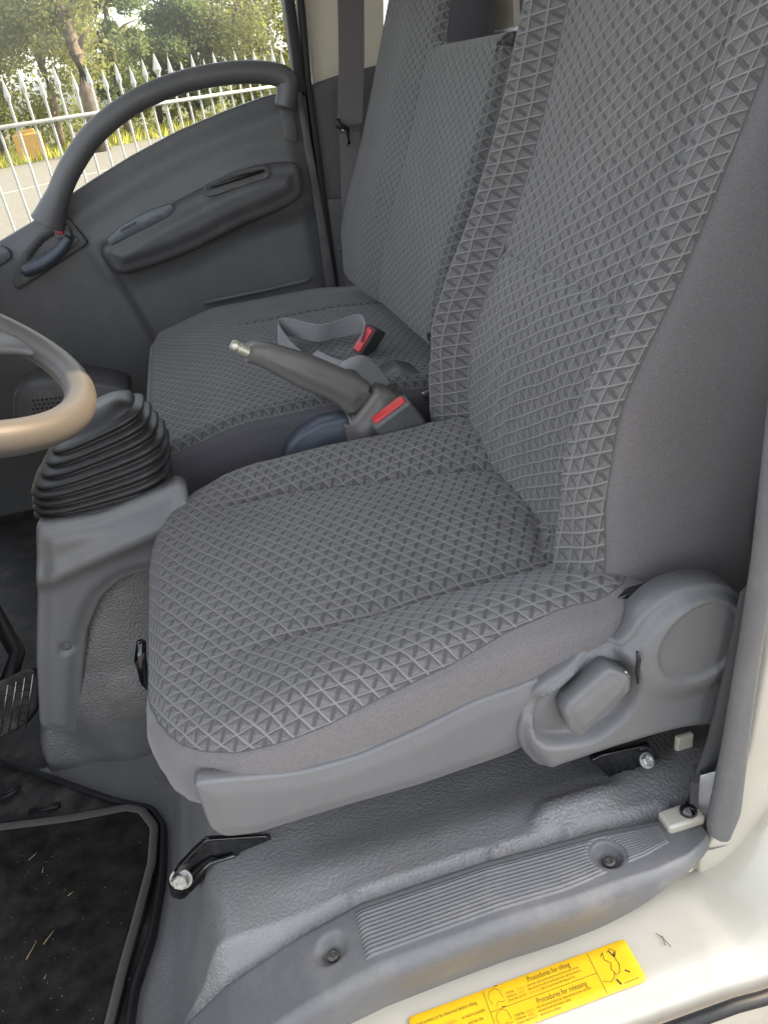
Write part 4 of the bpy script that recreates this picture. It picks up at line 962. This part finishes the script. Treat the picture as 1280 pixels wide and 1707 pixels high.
def lin(pts, w, m, nm='printed_line'):
    V, Fc = [], []
    for (a, b), (c, d) in zip(pts[:-1], pts[1:]):
        A_, B_ = LP(a, b), LP(c, d); t = B_-A_; n_ = np.array((-t[1], t[0])); n_ /= (np.linalg.norm(n_)+1e-9); i = len(V)
        for q in (A_-n_*w/2, B_-n_*w/2, B_+n_*w/2, A_+n_*w/2): V.append((q[0], q[1], wzv+.0003))
        Fc.append((i, i+1, i+2, i+3))
    return mesh_obj(nm, V, Fc, m, st, smooth=False)
H_ = LH; k1, k2, k3 = .235*0+.075, .093, .192
uu = LW/.235
text('Instructions to be observed before tilting', .006*uu, H_-.0105, .0052, M['ink'], sx_=.72)
text('Park on a', .006*uu, H_-.019, .0046, M['ink'], sx_=.8); text('level surface', .026*uu, H_-.019, .0046, M['ink_red'], sx_=.8); text('as much as possible', .050*uu, H_-.019, .0046, M['ink'], sx_=.66)
text('and pull the', .006*uu, H_-.0255, .0046, M['ink'], sx_=.8); text('parking brake', .027*uu, H_-.0255, .0046, M['ink_red'], sx_=.75); text('and set the', .054*uu, H_-.0255, .0046, M['ink'], sx_=.75)
text('shift lever in neutral.', .006*uu, H_-.032, .0046, M['ink'], sx_=.8); text('Stop the', .056*uu, H_-.041, .0046, M['ink'], sx_=.7)
lin([(.078*uu, H_-.001), (.078*uu, .001)], .0005, M['ink']); lin([(.192*uu, H_-.001), (.192*uu, .001)], .0005, M['ink']); lin([(.078*uu, H_*.50), (.192*uu, H_*.50)], .0005, M['ink'])
text('Procedures for tilting', .124*uu, H_-.0075, .0075, M['ink'], sx_=.72)
text('Procedures for releasing', .124*uu, H_*.5-.0075, .0075, M['ink'], sx_=.72)
for k, (a, r_, b) in enumerate((('1.Pull the', 'lever(1)', 'upward with a right hand after pulling the lever(2) forward with a left hand,'), ('2.Hold the', 'cab(3)', 'with a left hand, then pull the lever(4) upward with a right hand and set the'), ('3.Push the cab till it', 'locks securely', 'before the stay is locked after tilting up the cab.'))):
    v = H_-.0115-k*.0036; text(a, .098*uu, v, .0036, M['ink'], sx_=.7); text(r_, .111*uu+(.01 if k == 2 else 0), v, .0036, M['ink_red'], sx_=.7); text(b, .121*uu+(.013 if k == 2 else 0), v, .0036, M['ink'], sx_=.52)
for k, (a, r_, b) in enumerate((('1.Hold the', 'lever(1)', 'with a left hand and hold the cab. Release the lever(2) with a right hand.'), ('2.Hold the', 'cab(2)', 'and lower the cab until the lever is locked.'), ('3.Lower the', 'lever(2)', 'until the lock (1) is fully set.'))):
    v = H_*.5-.0115-k*.0036; text(a, .098*uu, v, .0036, M['ink'], sx_=.7); text(r_, .111*uu, v, .0036, M['ink_red'], sx_=.7); text(b, .122*uu, v, .0036, M['ink'], sx_=.55)
for k_, (vs, fs) in TXT.items(): mesh_obj('lettering', vs, fs, bpy.data.materials[k_[0]], st, smooth=False)
for vb in (H_*.55, H_*.08):
    lin([(.083*uu, vb+.004), (.081*uu, vb+.011), (.084*uu, vb+.016), (.090*uu, vb+.0175), (.094*uu, vb+.014), (.095*uu, vb+.006)], .00045, M['ink'])
    lin([(.086*uu, vb+.001), (.089*uu, vb+.005), (.093*uu, vb+.003), (.096*uu, vb+.004)], .00045, M['ink']); lin([(.090*uu, vb+.0195), (.094*uu, vb+.0190)], .0007, M['ink_black'])
# figure of the levers at the right end
fgp = [(.203, .040), (.207, .044), (.205, .036), (.210, .030), (.207, .024), (.209, .016), (.214, .018), (.217, .026), (.216, .034), (.220, .040), (.216, .045), (.211, .042)]
lin([(a*uu, b*H_/.05) for a, b in fgp], .0007, M['ink'], 'printed_figure'); lin([(.2135*uu, H_*.86), (.216*uu, H_*.70), (.218*uu, H_*.80)], .0013, M['ink_black'], 'printed_figure')
lin([(.207*uu, H_*.24), (.209*uu, H_*.10)], .0016, M['ink_black'], 'printed_figure'); lin([(.219*uu, H_*.36), (.223*uu, H_*.28)], .0014, M['ink_black'], 'printed_figure')
lin([(.194*uu, H_*.30), (.200*uu, H_*.22), (.206*uu, H_*.28), (.209*uu, H_*.40)], .0005, M['ink'], 'printed_figure'); lin([(.212*uu, H_*.10), (.228*uu, H_*.105)], .0006, M['ink'], 'printed_figure')
# tyre far below at the corner
ty = thing('front_tyre', 'black tyre tread just below the sill corner', 'tyre')
V, Fc = [], []
c = pz_(1262, 1740, -1.05); 
for i in range(65):
    a = R(20)+R(140)*i/64
    for j, yy in enumerate(np.linspace(-.09, .09, 13)):
        rr = .40-(.010 if (j % 3 == 0) or (i % 4 == 0 and j % 3 != 1) else 0)-(.03 if j in (0, 12) else 0)
        V.append((c[0]+.02+rr*math.cos(a), c[1]+.05+yy, c[2]-.40+rr*math.sin(a)))
for i in range(64):
    for j in range(12): Fc.append((i*13+j, i*13+j+1, (i+1)*13+j+1, (i+1)*13+j))
mesh_obj('tread', V, Fc, M['black'], ty, smooth=False)
